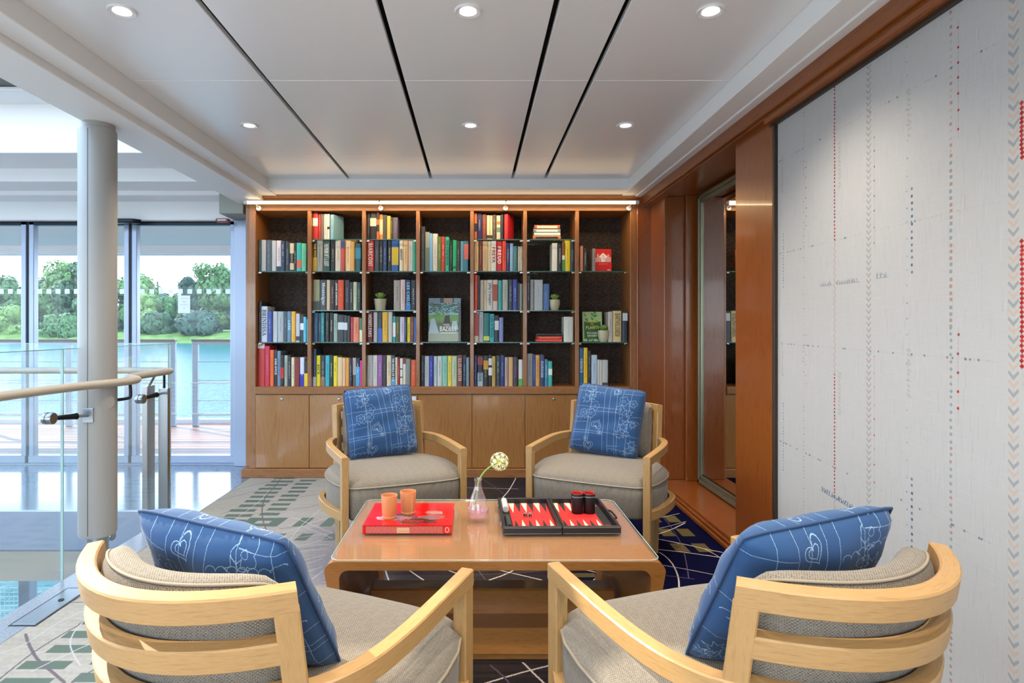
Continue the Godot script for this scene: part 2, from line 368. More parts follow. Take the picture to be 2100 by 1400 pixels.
func V(x: float, y: float, d: float) -> Vector3:   # depth instead of z
	return Vector3(x, y, -d)

func hexc(s: String) -> Color:
	return Color.html(s)

func mat(c: Color, rough := 0.6, metal := 0.0, spec := 0.5) -> StandardMaterial3D:
	var m := StandardMaterial3D.new()
	m.albedo_color = c
	m.roughness = rough
	m.metallic = metal
	m.metallic_specular = spec
	return m

func noise_tex(freq: float, size: int, ramp: Array, seed_ := 1, oct := 4, normal := false) -> NoiseTexture2D:
	var n := FastNoiseLite.new()
	n.noise_type = FastNoiseLite.TYPE_SIMPLEX_SMOOTH
	n.seed = seed_
	n.frequency = freq
	n.fractal_octaves = oct
	var t := NoiseTexture2D.new()
	t.width = size
	t.height = size
	t.seamless = true
	t.noise = n
	t.as_normal_map = normal
	if ramp:
		var g := Gradient.new()
		g.offsets = PackedFloat32Array()
		g.colors = PackedColorArray()
		var offs := PackedFloat32Array()
		var cols := PackedColorArray()
		for i in ramp.size():
			offs.append(float(i) / (ramp.size() - 1))
			cols.append(ramp[i])
		g.offsets = offs
		g.colors = cols
		t.color_ramp = g
	return t

# grain runs along the axis that has the small scale
func wood(a: Color, b: Color, scale: Vector3, rough := 0.35, coat := 0.0, seed_ := 3, uv := false) -> StandardMaterial3D:
	var m := mat(Color.WHITE, rough)
	m.albedo_texture = noise_tex(0.022, 512, [b, a.lerp(b, 0.45), a, a.lerp(b, 0.3), a], seed_, 5)
	if uv:
		m.uv1_scale = scale
	else:
		m.uv1_triplanar = true
		m.uv1_scale = scale
	if coat > 0.0:
		m.clearcoat_enabled = true
		m.clearcoat = coat
		m.clearcoat_roughness = 0.06
	return m

func weave_image(a: Color, b: Color, c: Color, cells := 16, px := 8) -> ImageTexture:
	var s := cells * px
	var im := Image.create(s, s, false, Image.FORMAT_RGB8)
	var r := RandomNumberGenerator.new()
	r.seed = 77
	for j in cells:
		for i in cells:
			var col: Color = a if (i + j) % 2 == 0 else b
			col = col.lerp(c, r.randf() * 0.45)
			im.fill_rect(Rect2i(i * px, j * px, px, px), col)
			im.fill_rect(Rect2i(i * px, j * px, px, 1), col.darkened(0.35))
			im.fill_rect(Rect2i(i * px, j * px, 1, px), col.darkened(0.35))
	return ImageTexture.create_from_image(im)

func fabric(a: Color, b: Color, c: Color, size_m: float) -> StandardMaterial3D:
	var m := mat(Color.WHITE, 0.95, 0.0, 0.2)
	m.albedo_texture = weave_image(a, b, c)
	m.uv1_triplanar = true
	m.uv1_scale = Vector3.ONE / size_m
	m.rim_enabled = true
	m.rim = 0.25
	m.rim_tint = 0.6
	return m

func glass_pane(tint := Color(0.9, 0.97, 0.97), a := 0.06) -> StandardMaterial3D:
	var m := mat(Color(tint.r, tint.g, tint.b, a), 0.02)
	m.transparency = BaseMaterial3D.TRANSPARENCY_ALPHA
	return m

func arc_path(pts: Array, sub := 8) -> Array:    # Catmull-Rom through points
	var out := []
	for i in pts.size() - 1:
		var p0: Vector3 = pts[maxi(i - 1, 0)]
		var p1: Vector3 = pts[i]
		var p2: Vector3 = pts[i + 1]
		var p3: Vector3 = pts[mini(i + 2, pts.size() - 1)]
		for k in sub:
			out.append(p1.cubic_interpolate(p2, p0, p3, float(k) / sub))
	out.append(pts[-1])
	return out

func flat_frames(path: Array, up := Vector3.UP) -> Array:
	var out := []
	for i in path.size():
		var a: Vector3 = path[maxi(i - 1, 0)]
		var b: Vector3 = path[mini(i + 1, path.size() - 1)]
		var t := (b - a).normalized()
		var s := t.cross(up).normalized()
		out.append([path[i], s, up])
	return out

func rect_prof(w: float, h: float, bev := 0.003) -> PackedVector2Array:
	var x := w * 0.5
	var y := h * 0.5
	return PackedVector2Array([Vector2(-x + bev, -y), Vector2(x - bev, -y), Vector2(x, -y + bev), Vector2(x, y - bev), Vector2(x - bev, y), Vector2(-x + bev, y), Vector2(-x, y - bev), Vector2(-x, -y + bev)])

func rounded_rect(x0: float, z0: float, x1: float, z1: float, r: float, n := 6) -> PackedVector2Array:
	var p := PackedVector2Array()
	for c: Array in [[x1 - r, z1 - r, 0.0], [x0 + r, z1 - r, PI / 2], [x0 + r, z0 + r, PI], [x1 - r, z0 + r, PI * 1.5]]:
		for i in n + 1:
			var a: float = c[2] + PI / 2 * i / n
			p.append(Vector2(c[0] + r * cos(a), c[1] + r * sin(a)))
	return p

const ORD := ["first", "second", "third", "fourth", "fifth", "sixth", "seventh", "eighth", "ninth", "tenth", "eleventh", "twelfth", "thirteenth", "fourteenth"]

func colour_word(c: Color) -> String:
	var s := c.s
	var v := c.v
	var h := c.h * 360.0
	if s < 0.16:
		return "black" if v < 0.2 else "charcoal" if v < 0.36 else "mid grey" if v < 0.6 else "pale grey" if v < 0.78 else "off-white"
	var base := ""
	if h < 14 or h > 345: base = "red"
	elif h < 32: base = "orange" if v > 0.62 else "brown"
	elif h < 64: base = "yellow" if s > 0.55 and v > 0.6 else ("cream" if v > 0.6 else "olive brown")
	elif h < 160: base = "green"
	elif h < 195: base = "teal"
	elif h < 262: base = "blue"
	elif h < 320: base = "purple"
	else: base = "pink"
	if base == "cream":
		return "cream"
	if v < 0.3: return "very dark " + base
	if v < 0.5: return "dark " + base
	if s < 0.4: return "pale greyish " + base
	return "bright " + base if s > 0.65 and v > 0.7 else base

# ------------------------------------------------------------------ drawing prints on images
func stamp_line(im: Image, pts: PackedVector2Array, w: int, c: Color, dash := 0.0, gap := 0.0) -> void:
	var run := 0.0
	for i in pts.size() - 1:
		var a := pts[i]
		var b := pts[i + 1]
		var n := maxi(1, int(a.distance_to(b) / maxf(1.0, w * 0.4)))
		for k in n:
			var p := a.lerp(b, float(k) / n)
			run += a.distance_to(b) / n
			if dash > 0.0 and fmod(run, dash + gap) > dash:
				continue
			im.fill_rect(Rect2i(int(p.x - w * 0.5), int(p.y - w * 0.5), w, w), c)

func smooth2(pts: Array, sub := 10) -> PackedVector2Array:
	var out := PackedVector2Array()
	for i in pts.size() - 1:
		var p0: Vector2 = pts[maxi(i - 1, 0)]
		var p1: Vector2 = pts[i]
		var p2: Vector2 = pts[i + 1]
		var p3: Vector2 = pts[mini(i + 2, pts.size() - 1)]
		for k in sub:
			out.append(p1.cubic_interpolate(p2, p0, p3, float(k) / sub))
	out.append(pts[-1])
	return out

func fill_poly(im: Image, pts: Array, c: Color) -> void:
	var lo := 1e9
	var hi := -1e9
	for p: Vector2 in pts:
		lo = minf(lo, p.y)
		hi = maxf(hi, p.y)
	for y in range(maxi(0, int(lo)), mini(im.get_height(), int(hi) + 1)):
		var xs := []
		for i in pts.size():
			var a: Vector2 = pts[i]
			var b: Vector2 = pts[(i + 1) % pts.size()]
			if (a.y <= y) != (b.y <= y):
				xs.append(a.x + (y - a.y) / (b.y - a.y) * (b.x - a.x))
		xs.sort()
		for k in range(0, xs.size() - 1, 2):
			im.fill_rect(Rect2i(int(xs[k]), y, maxi(1, int(xs[k + 1]) - int(xs[k])), 1), c)

func heart(cx: float, cy: float, r: float, rot := 0.0) -> PackedVector2Array:
	var p := PackedVector2Array()
	for i in 41:
		var t := TAU * i / 40
		var q := Vector2(16 * pow(sin(t), 3), -(13 * cos(t) - 5 * cos(2 * t) - 2 * cos(3 * t) - cos(4 * t))) / 16.0 * r
		p.append(Vector2(cx, cy) + q.rotated(rot))
	return p

func flower(cx: float, cy: float, r: float, k := 5, depth := 0.22, ph := 0.0) -> PackedVector2Array:
	var p := PackedVector2Array()
	for i in 61:
		var t := TAU * i / 60
		var rr := r * (1.0 - depth + depth * absf(cos(t * k * 0.5 + ph)) * 1.6)
		p.append(Vector2(cx + rr * cos(t), cy + rr * sin(t)))
	return p

func maple(cx: float, cy: float, r: float, rot: float) -> PackedVector2Array:
	var p := PackedVector2Array()
	var rad := [1.0, 0.45, 0.85, 0.4, 0.9, 0.35, 0.6, 0.3, 0.6, 0.35, 0.9, 0.4, 0.85, 0.45, 1.0]
	for i in rad.size():
		p.append(Vector2(cx, cy) + Vector2(0, -rad[i] * r).rotated(rot + TAU * i / (rad.size() - 1)))
	return p

func pillow_texture() -> ImageTexture:
	var S := 1024.0
	var im := Image.create(1024, 1024, false, Image.FORMAT_RGB8)
	im.fill(Color(0.17, 0.29, 0.44))
	var W := Color(0.56, 0.65, 0.74)
	var d := func(pts: Array, w := 3) -> void:
		var q := []
		for p: Vector2 in pts:
			q.append(p * S)
		stamp_line(im, smooth2(q), w, W, 11.0, 3.0)
	var o := func(pts: PackedVector2Array, w := 3) -> void:
		var q := PackedVector2Array()
		for p in pts:
			q.append(p * S)
		stamp_line(im, q, w, W, 11.0, 3.0)
	for e: Array in [[0.44, 0.52], [0.52, 0.59], [0.62, 0.69], [0.71, 0.72], [0.83, 0.84], [0.27, 0.25], [0.07, 0.06]]:
		d.call([Vector2(e[0], 0.0), Vector2(lerpf(e[0], e[1], 0.6), 0.5), Vector2(e[1], 1.0)])
	for e: Array in [[0.05, 0.0, 0.26], [0.09, 0.72, 1.0], [0.35, 0.0, 0.68], [0.4, 0.36, 0.66], [0.41, 0.88, 1.0], [0.59, 0.0, 0.26], [0.7, 0.0, 1.0], [0.74, 0.0, 0.5], [0.86, 0.0, 0.2], [0.87, 0.58, 0.75]]:
		d.call([Vector2(e[1], e[0] + 0.01), Vector2((e[1] + e[2]) * 0.5, e[0]), Vector2(e[2], e[0] - 0.012)], 3)
	# scalloped clouds
	for e: Array in [[0.02, 0.14, 0.44], [0.03, 0.54, 0.27], [0.6, 0.93, 0.98], [0.02, 0.95, 0.24], [0.8, 0.5, 0.98]]:
		var x: float = e[0]
		while x < float(e[2]) - 0.02:
			var q := PackedVector2Array()
			for i in 11:
				var t := PI * i / 10
				q.append(Vector2(x + 0.03 - 0.03 * cos(t), float(e[1]) - 0.025 * sin(t)))
			o.call(q)
			x += 0.06
	# flowers, leaves, hearts
	for e: Array in [[0.22, 0.06, 0.07], [0.33, 0.33, 0.062], [0.29, 0.45, 0.065], [0.74, 0.21, 0.065], [0.71, 0.34, 0.062], [0.87, 0.23, 0.05], [0.17, 0.45, 0.05]]:
		o.call(flower(e[0], e[1], e[2]))
		o.call(flower(e[0], e[1], float(e[2]) * 0.28, 3, 0.1))
	for e: Array in [[0.27, 0.14, 0.08, 0.4], [0.2, 0.25, 0.09, -0.5], [0.26, 0.22, 0.07, 1.2], [0.79, 0.46, 0.09, 0.3], [0.84, 0.38, 0.07, -0.8], [0.78, 0.58, 0.08, 0.8], [0.74, 0.7, 0.09, 0.1], [0.83, 0.66, 0.06, 1.9], [0.92, 0.8, 0.07, 0.5], [0.88, 0.9, 0.07, 0.2], [0.9, 0.53, 0.06, 1.4]]:
		o.call(maple(e[0], e[1], e[2], e[3]))
	for e: Array in [[0.61, 0.08, 0.06, 0.5], [0.4, 0.6, 0.075, 3.5], [0.31, 0.91, 0.07, 0.0], [0.5, 0.93, 0.0, 0.0]]:
		if float(e[2]) > 0.0:
			o.call(heart(e[0], e[1], e[2], e[3]), 4)
			o.call(heart(e[0], float(e[1]), float(e[2]) * 0.6, e[3]), 4)
	# twisted stem pair
	for s: float in [-0.016, 0.016]:
		var q := PackedVector2Array()
		for i in 60:
			q.append(Vector2(0.285 + s + 0.006 * sin(i * 1.1), 0.5 + 0.36 * i / 59.0))
		o.call(q)
	for e: Array in [[0.26, 0.82], [0.46, 0.71], [0.95, 0.86], [0.84, 0.95]]:
		for k in 9:
			var a := TAU * k / 9.0
			d.call([Vector2(e[0], e[1]), Vector2(e[0], e[1]) + Vector2(0.02, 0.0).rotated(a + 0.3), Vector2(e[0], e[1]) + Vector2(0.042, 0.0).rotated(a)], 3)
	return ImageTexture.create_from_image(im)

# wall print: u from d=2.80 (left) to d=0.90 (right), v from y=2.17 down to y=0.05
func linen_texture() -> ImageTexture:
	var im := Image.create(1824, 2035, false, Image.FORMAT_RGB8)
	im.fill(Color(0.66, 0.655, 0.65))
	var k := 960.0
	var P := func(d: float, y: float) -> Vector2:
		return Vector2((2.80 - d) * k, (2.17 - y) * k)
	var r := RandomNumberGenerator.new()
	r.seed = 5
	for i in 9000:
		var g := 0.625 + r.randf() * 0.065
		im.fill_rect(Rect2i(r.randi() % 1824, r.randi() % 2035, 1 + r.randi() % 2, 10 + r.randi() % 60), Color(g, g - 0.004, g - 0.008))
	for i in 5000:
		var g := 0.63 + r.randf() * 0.06
		im.fill_rect(Rect2i(r.randi() % 1824, r.randi() % 2035, 10 + r.randi() % 50, 1), Color(g, g, g + 0.006))
	var grey := Color(0.5, 0.53, 0.54)
	var slate := Color(0.38, 0.44, 0.5)
	var sand := Color(0.66, 0.61, 0.57)
	var rose := Color(0.6, 0.49, 0.46)
	var red := Color(0.6, 0.16, 0.15)
	var dots := func(d: float, y0: float, y1: float, step: float, s: float, c: Color, c2: Color, diamond := false) -> void:
		var y := y0
		while y > y1:
			var p: Vector2 = P.call(d + (r.randf() - 0.5) * 0.002, y)
			var cc: Color = c if r.randf() < 0.65 else c2
			if diamond:
				fill_poly(im, [p + Vector2(0, -s), p + Vector2(s, 0), p + Vector2(0, s), p + Vector2(-s, 0)], cc)
			else:
				im.fill_rect(Rect2i(int(p.x - s), int(p.y - s), int(s * 2), int(s * 2)), cc)
			y -= step * (0.85 + 0.3 * r.randf())
	var line := func(d0: float, y0: float, d1: float, y1: float, w: int, c: Color) -> void:
		stamp_line(im, PackedVector2Array([P.call(d0, y0), P.call(d1, y1)]), w, c)
	var chevrons := func(d: float, hw: float, step: float, ca: Color, cb: Color) -> void:
		var y := 2.16
		var n := 0
		while y > 0.06:
			var p: Vector2 = P.call(d, y)
			var q := hw * k
			for s: float in [-1.0, 1.0]:
				fill_poly(im, [p + Vector2(0, q * 0.8), p + Vector2(s * q, -q * 0.3), p + Vector2(s * q * 0.85, -q * 0.75), p + Vector2(0, q * 0.1)], ca if n % 2 == 0 else cb)
			y -= step
			n += 1
	var leaves := func(d0: float, y0: float, d1: float, y1: float, s: float, c: Color) -> void:
		var a: Vector2 = P.call(d0, y0)
		var b: Vector2 = P.call(d1, y1)
		var n := int(a.distance_to(b) / (s * k * 0.9))
		stamp_line(im, PackedVector2Array([a, b]), 2, c)
		for i in n:
			var p := a.lerp(b, float(i) / n)
			var t := (b - a).normalized()
			var up := Vector2(t.y, -t.x)
			for q in 4:
				var e := p + (up * (0.5 + r.randf()) + t * (r.randf() - 0.3) * 1.4) * s * k * 0.7
				stamp_line(im, PackedVector2Array([p, e]), 3, c)
	line.call(2.475, 2.16, 2.475, 0.06, 2, Color(0.68, 0.69, 0.69))
	dots.call(2.752, 2.1, 0.1, 0.05, 1.5, grey, sand)
	dots.call(2.735, 1.62, 1.38, 0.014, 3.0, slate, grey)
	dots.call(2.735, 0.86, 0.55, 0.014, 3.0, slate, grey)
	dots.call(2.565, 2.12, 0.08, 0.0145, 3.4, sand, grey)
	dots.call(2.548, 1.87, 1.6, 0.04, 2.5, red, slate)
	dots.call(2.548, 1.17, 0.93, 0.04, 2.5, rose, grey)
	dots.call(2.345, 2.14, 1.53, 0.0135, 3.6, red, Color(0.4, 0.2, 0.22))
	dots.call(2.345, 1.02, 0.55, 0.0135, 3.6, red, Color(0.4, 0.2, 0.22))
	# open chain stretches of the red column
	for e: Array in [[1.53, 1.02], [0.55, 0.06]]:
		var y: float = e[0]
		var n := 0
		while y > float(e[1]):
			var s := 0.006 if n % 2 == 0 else -0.006
			line.call(2.345 + s, y, 2.345 - s, y - 0.012, 2, rose)
			y -= 0.012
			n += 1
	chevrons.call(2.142, 0.0135, 0.0215, Color(0.6, 0.56, 0.54), Color(0.56, 0.57, 0.57))
	line.call(2.112, 1.86, 2.112, 1.48, 1, rose)
	dots.call(2.112, 1.86, 1.48, 0.055, 2.6, Color(0.4, 0.28, 0.32), slate)
	line.call(2.112, 1.1, 2.112, 0.62, 1, rose)
	dots.call(2.112, 1.1, 0.62, 0.055, 2.6, rose, red)
	dots.call(1.952, 2.15, 0.08, 0.05, 2.6, grey, slate)
	line.call(1.952, 2.15, 1.952, 0.08, 1, Color(0.68, 0.69, 0.7))
	dots.call(1.93, 1.64, 1.37, 0.022, 4.2, slate, Color(0.3, 0.35, 0.45))
	dots.call(1.93, 0.72, 0.3, 0.022, 4.2, slate, Color(0.28, 0.32, 0.46))
	dots.call(1.772, 2.16, 1.7, 0.02, 4.5, sand, rose)
	dots.call(1.772, 1.7, 1.2, 0.02, 5.0, rose, grey)
	dots.call(1.772, 1.2, 0.06, 0.02, 6.0, grey, rose, true)
	line.call(1.745, 2.08, 1.745, 1.74, 1, rose)
	dots.call(1.745, 2.06, 1.76, 0.05, 3.4, red, slate)
	line.call(1.745, 1.2, 1.745, 0.92, 1, rose)
	dots.call(1.745, 1.18, 0.94, 0.05, 3.6, red, Color(0.5, 0.25, 0.25))
	chevrons.call(1.566, 0.0165, 0.023, Color(0.68, 0.62, 0.57), Color(0.55, 0.56, 0.56))
	for e: Array in [[1.77, 1.63], [1.42, 1.1]]:
		dots.call(1.542, e[0], e[1], 0.012, 6.5, red, Color(0.66, 0.2, 0.2), true)
	# thin knotted threads across
	for e: Array in [[1.955, 1.955], [1.535, 1.535], [1.13, 1.11], [0.69, 0.62]]:
		line.call(2.8, e[0], 1.62, e[1], 1, Color(0.62, 0.62, 0.62))
		for i in 34:
			var t := r.randf()
			var p: Vector2 = P.call(lerpf(2.8, 1.62, t), lerpf(e[0], e[1], t))
			im.fill_rect(Rect2i(int(p.x) - 3, int(p.y) - 3, 6, 6), slate if r.randf() < 0.6 else sand)
	for e: Array in [[2.75, 1.97, 2.75, 1.8], [2.32, 1.9, 2.32, 1.72], [1.95, 1.96, 1.95, 1.8], [2.32, 1.03, 2.32, 0.86], [1.95, 1.13, 1.95, 0.97], [2.75, 1.14, 2.75, 0.98]]:
		leaves.call(e[0], e[1], e[2], e[3], 0.017, Color(0.61, 0.61, 0.58))
	leaves.call(2.44, 1.365, 2.36, 1.365, 0.016, grey)
	leaves.call(2.33, 1.365, 2.19, 1.365, 0.016, grey)
	leaves.call(2.1, 1.37, 2.04, 1.37, 0.018, grey)
	leaves.call(2.43, 0.55, 2.17, 0.53, 0.018, slate)
	return ImageTexture.create_from_image(im)

# carpet: x from -1.80 to 1.38, d from 0.40 to 4.99
func carpet_texture() -> ImageTexture:
	var w := 355
	var h := 512
	var im := Image.create(w, h, false, Image.FORMAT_RGB8)
	var n := FastNoiseLite.new()
	n.seed = 9
	n.frequency = 0.02
	var stops := [[-1.8, Color(0.58, 0.57, 0.54)], [-1.0, Color(0.56, 0.55, 0.54)], [-0.62, Color(0.46, 0.44, 0.47)], [-0.28, Color(0.23, 0.21, 0.22)], [0.1, Color(0.2, 0.175, 0.165)], [0.42, Color(0.165, 0.145, 0.17)], [0.62, Color(0.055, 0.06, 0.17)], [1.4, Color(0.05, 0.055, 0.175)]]
	var r := RandomNumberGenerator.new()
	r.seed = 3
	for j in h:
		var streak := (r.randf() - 0.5) * 0.16
		for i in w:
			var x := -1.8 + 3.18 * (i + 0.5) / w + 0.12 * n.get_noise_2d(i, j * 0.7)
			var c: Color = stops[-1][1]
			for s in stops.size() - 1:
				if x < float(stops[s + 1][0]):
					c = (stops[s][1] as Color).lerp(stops[s + 1][1], clampf((x - stops[s][0]) / (float(stops[s + 1][0]) - float(stops[s][0])), 0, 1))
					break
			# thread streaks are strongest where the dark yarn is
			var k := 1.0 + streak * (1.6 if x > -0.7 and x < 0.6 else 0.35) + (r.randf() - 0.5) * 0.08
			im.set_pixel(i, j, Color(c.r * k, c.g * k, c.b * k))
	im.resize(1420, 2048, Image.INTERPOLATE_BILINEAR)
	var P := func(x: float, d: float) -> Vector2:
		return Vector2((x + 1.8) / 3.18 * 1420, (4.99 - d) / 4.59 * 2048)
	var block := func(x: float, d: float, bw: float, bl: float, c: Color, skew := 0.0) -> void:
		fill_poly(im, [P.call(x - bw / 2 + skew, d + bl / 2), P.call(x + bw / 2 + skew, d + bl / 2), P.call(x + bw / 2 - skew, d - bl / 2), P.call(x - bw / 2 - skew, d - bl / 2)], c)
	var moss := Color(0.33, 0.385, 0.36)
	var d := 1.2
	while d < 4.9:
		block.call(-1.515 + (r.randf() - 0.5) * 0.03, d, 0.17, 0.055, moss)
		block.call(-1.315 + (r.randf() - 0.5) * 0.02, d + 0.03, 0.125, 0.055, moss)
		d += 0.108
	for i in 6:
		block.call(-1.72 + i * 0.165, 3.77, 0.075, 0.17, moss, 0.01)
	for i in 4:
		block.call(-1.14 + i * 0.16, 3.5, 0.07, 0.12, moss.lerp(Color(0.46, 0.44, 0.47), 0.25 * i), 0.01)
	var gold := Color(0.36, 0.32, 0.2)
	for e: Array in [[1.24, 3.83], [1.125, 3.58], [1.236, 3.58], [1.12, 3.83], [1.24, 3.33], [1.12, 3.33]]:
		block.call(e[0], e[1], 0.075, 0.13, gold)
	for e: Array in [[0.523, 3.056], [0.53, 2.96], [0.52, 3.15], [0.53, 2.86]]:
		block.call(e[0], e[1], 0.11, 0.05, gold)
	for l: Array in CARPET_LINES:
		var pts := []
		for i in range(0, l[2].size(), 2):
			pts.append(P.call(l[2][i], l[2][i + 1]))
		var c: Color = {"w": Color(0.78, 0.72, 0.68), "p": Color(0.36, 0.3, 0.37), "g": Color(0.37, 0.35, 0.37), "c": Color(0.64, 0.63, 0.635)}[l[0]]
		stamp_line(im, smooth2(pts), maxi(2, int(float(l[1]) * 0.001 * 446 * (0.9 if l[0] != "c" else 0.65))), c)
	return ImageTexture.create_from_image(im)

func weave_panel_material() -> StandardMaterial3D:   # dark woven cane at the back of the bookcase
	var s := 128
	var im := Image.create(s, s, false, Image.FORMAT_RGB8)
	var hm := Image.create(s, s, false, Image.FORMAT_RGB8)
	var r := RandomNumberGenerator.new()
	r.seed = 12
	im.fill(Color(0.12, 0.09, 0.075))
	hm.fill(Color.BLACK)
	for j in 8:
		for i in 8:
			var c := Color(0.58, 0.48, 0.4).lerp(Color(0.34, 0.27, 0.22), r.randf())
			var over := (i + j) % 2 == 0
			for q in 4:
				var rc := Rect2i(i * 16 + (1 if over else 2 + q * 3), j * 16 + (2 + q * 3 if over else 1), 14 if over else 2, 2 if over else 14)
				im.fill_rect(rc, c)
				hm.fill_rect(rc, Color.WHITE if over else Color(0.6, 0.6, 0.6))
	var m := mat(Color.WHITE, 0.5)
	m.albedo_texture = ImageTexture.create_from_image(im)
	m.heightmap_enabled = true
	m.heightmap_texture = ImageTexture.create_from_image(hm)
	m.heightmap_scale = 0.4
	m.uv1_triplanar = true
	m.uv1_scale = Vector3.ONE / 0.11
	return m

# ------------------------------------------------------------------ lamps
func downlight(x: float, d: float, label: String) -> void:
	var t := thing("ceiling_downlight", label, "downlight", V(x, 2.341, d), 0.0, "recessed downlights in the ceiling")
	part("trim_ring", B.new().lathe([[0.033, 0.012], [0.033, -0.004], [0.046, -0.007], [0.0495, -0.003], [0.0495, 0.0], [0.0495, 0.004]], 32).done(), M.white_enamel, t)
	part("reflector_cup", B.new().lathe([[0.0, 0.02], [0.03, 0.02], [0.033, -0.002]], 24).done(), M.chrome, t)
	part("lamp_lens", B.new().lathe([[0.0, -0.006], [0.016, -0.0055], [0.029, -0.002], [0.029, 0.006]], 24).done(), M.lamp_glow, t)
	var l := SpotLight3D.new()
	l.name = "downlight_beam"
	l.light_color = Color(1.0, 0.95, 0.88)
	l.light_energy = DOWN_E
	l.light_size = 0.03
	l.spot_angle = 62.0
	l.spot_angle_attenuation = 0.9
	l.spot_range = 12.0
	l.spot_attenuation = 2.0
	l.shadow_enabled = true
	l.position = Vector3(0, -0.012, 0)
	l.rotation_degrees = Vector3(-90, 0, 0)
	t.add_child(l)

const DOWN_E := 2.1

func make_materials() -> void:
	M.white_paint = mat(Color(0.87, 0.87, 0.865), 0.5)
	M.panel_paint = mat(Color(0.89, 0.9, 0.905), 0.3, 0.18)
	M.groove_black = mat(Color(0.02, 0.02, 0.02), 0.8)
	M.white_enamel = mat(Color(0.82, 0.82, 0.83), 0.25)
	M.chrome = mat(Color(0.75, 0.76, 0.78), 0.12, 1.0)
	M.rail_paint = mat(Color(0.55, 0.6, 0.65), 0.4)
	M.steel = mat(Color(0.62, 0.64, 0.66), 0.28, 1.0)
	M.dark_steel = mat(Color(0.16, 0.17, 0.19), 0.35, 0.9)
	M.aluminium = mat(Color(0.56, 0.6, 0.67), 0.35, 0.5)
	M.column_grey = mat(Color(0.59, 0.585, 0.57), 0.45)
	M.handrail = mat(Color(0.64, 0.6, 0.54), 0.45)
	M.lamp_glow = mat(Color(1, 1, 1), 0.3)
	M.lamp_glow.emission_enabled = true
	M.lamp_glow.emission = Color(1.0, 0.95, 0.86)
	M.lamp_glow.emission_energy_multiplier = 6.0
	M.tube_glow = mat(Color(1, 1, 1), 0.3)
	M.tube_glow.emission_enabled = true
	M.tube_glow.emission = Color(1.0, 0.87, 0.68)
	M.tube_glow.emission_energy_multiplier = 4.0
	var ca := Color(0.56, 0.37, 0.2)
	var cb := Color(0.43, 0.265, 0.13)
	M.case_v = wood(ca, cb, Vector3(5, 0.5, 5), 0.35, 0.35, 3)
	M.case_h = wood(ca, cb, Vector3(0.5, 5, 5), 0.5, 0.0, 3)
	var ma := Color(0.51, 0.27, 0.08)
	var mb := Color(0.36, 0.16, 0.04)
	M.mahogany = wood(ma, mb, Vector3(6, 0.45, 6), 0.3, 0.3, 4)
	M.mahogany_z = wood(ma, mb, Vector3(6, 6, 0.45), 0.3, 0.3, 4)
	M.door_wood = wood(Color(0.6, 0.42, 0.23), Color(0.5, 0.32, 0.155), Vector3(4.5, 0.35, 4.5), 0.28, 0.8, 6)
	M.oak = wood(Color(0.635, 0.5, 0.32), Color(0.535, 0.405, 0.24), Vector3(1.3, 14, 1), 0.42, 0.0, 8, true)
	M.oak_v = wood(Color(0.635, 0.5, 0.32), Color(0.535, 0.405, 0.24), Vector3(13, 1.2, 13), 0.42, 0.0, 8)
	M.table_wood = wood(Color(0.6, 0.4, 0.195), Color(0.5, 0.305, 0.125), Vector3(0.9, 8, 8), 0.3, 0.4, 9)
	M.cane = weave_panel_material()
	M.shelf_glass = glass_pane(Color(0.55, 0.8, 0.74), 0.12)
	M.glass_edge = mat(Color(0.6, 0.72, 0.72), 0.12)
	M.shelf_edge = mat(Color(0.22, 0.4, 0.36), 0.12)
	M.window_glass = glass_pane(Color(0.9, 0.96, 0.97), 0.03)
	M.window_glass.metallic_specular = 0.18
	M.rail_glass = glass_pane(Color(0.72, 0.88, 0.9), 0.05)
	M.table_glass = glass_pane(Color(0.9, 0.95, 0.93), 0.02)
	M.table_glass.metallic_specular = 0.38
	M.mirror = mat(Color(0.86, 0.86, 0.84), 0.015, 1.0)
	M.mirror_frame = mat(Color(0.5, 0.5, 0.42), 0.33, 0.7)
	M.seat_fabric = fabric(Color(0.53, 0.495, 0.445), Color(0.34, 0.32, 0.295), Color(0.6, 0.565, 0.51), 0.045)
	M.piping = mat(Color(0.52, 0.48, 0.42), 0.9)
	M.pillow = mat(Color.WHITE, 0.85, 0.0, 0.2)
	M.pillow.albedo_texture = pillow_texture()
	M.pillow.rim_enabled = true
	M.pillow.rim = 0.3
	M.pillow.rim_tint = 0.7
	M.pillow_piping = mat(Color(0.15, 0.25, 0.39), 0.85)
	M.carpet = mat(Color.WHITE, 1.0, 0.0, 0.1)
	M.carpet.albedo_texture = carpet_texture()
	M.carpet.heightmap_enabled = true
	M.carpet.heightmap_texture = noise_tex(0.2, 256, [], 31, 2)
	M.carpet.heightmap_scale = 0.15
	M.linen = mat(Color.WHITE, 0.9, 0.0, 0.2)
	M.linen.albedo_texture = linen_texture()
	M.tile = mat(Color(0.44, 0.49, 0.55), 0.12)
	M.tile.albedo_texture = noise_tex(0.05, 256, [Color(0.8, 0.82, 0.84), Color(1, 1, 1), Color(0.9, 0.92, 0.93)], 21, 4)
	M.tile.uv1_triplanar = true
	M.stone = mat(Color(0.5, 0.535, 0.58), 0.22)
	M.stone.albedo_texture = noise_tex(0.12, 256, [Color(0.7, 0.72, 0.74), Color(1, 1, 1), Color(0.85, 0.87, 0.88)], 22, 5)
	M.stone.uv1_triplanar = true
	M.stone.uv1_scale = Vector3(3, 3, 3)
	M.paper = mat(Color(0.82, 0.78, 0.68), 0.9)
	M.black_leather = mat(Color(0.045, 0.042, 0.05), 0.45)
	M.cream_thread = mat(Color(0.66, 0.63, 0.58), 0.8)
	M.red_felt = mat(Color(0.72, 0.05, 0.045), 0.8)
	M.red_lining = mat(Color(0.66, 0.1, 0.09), 0.7)
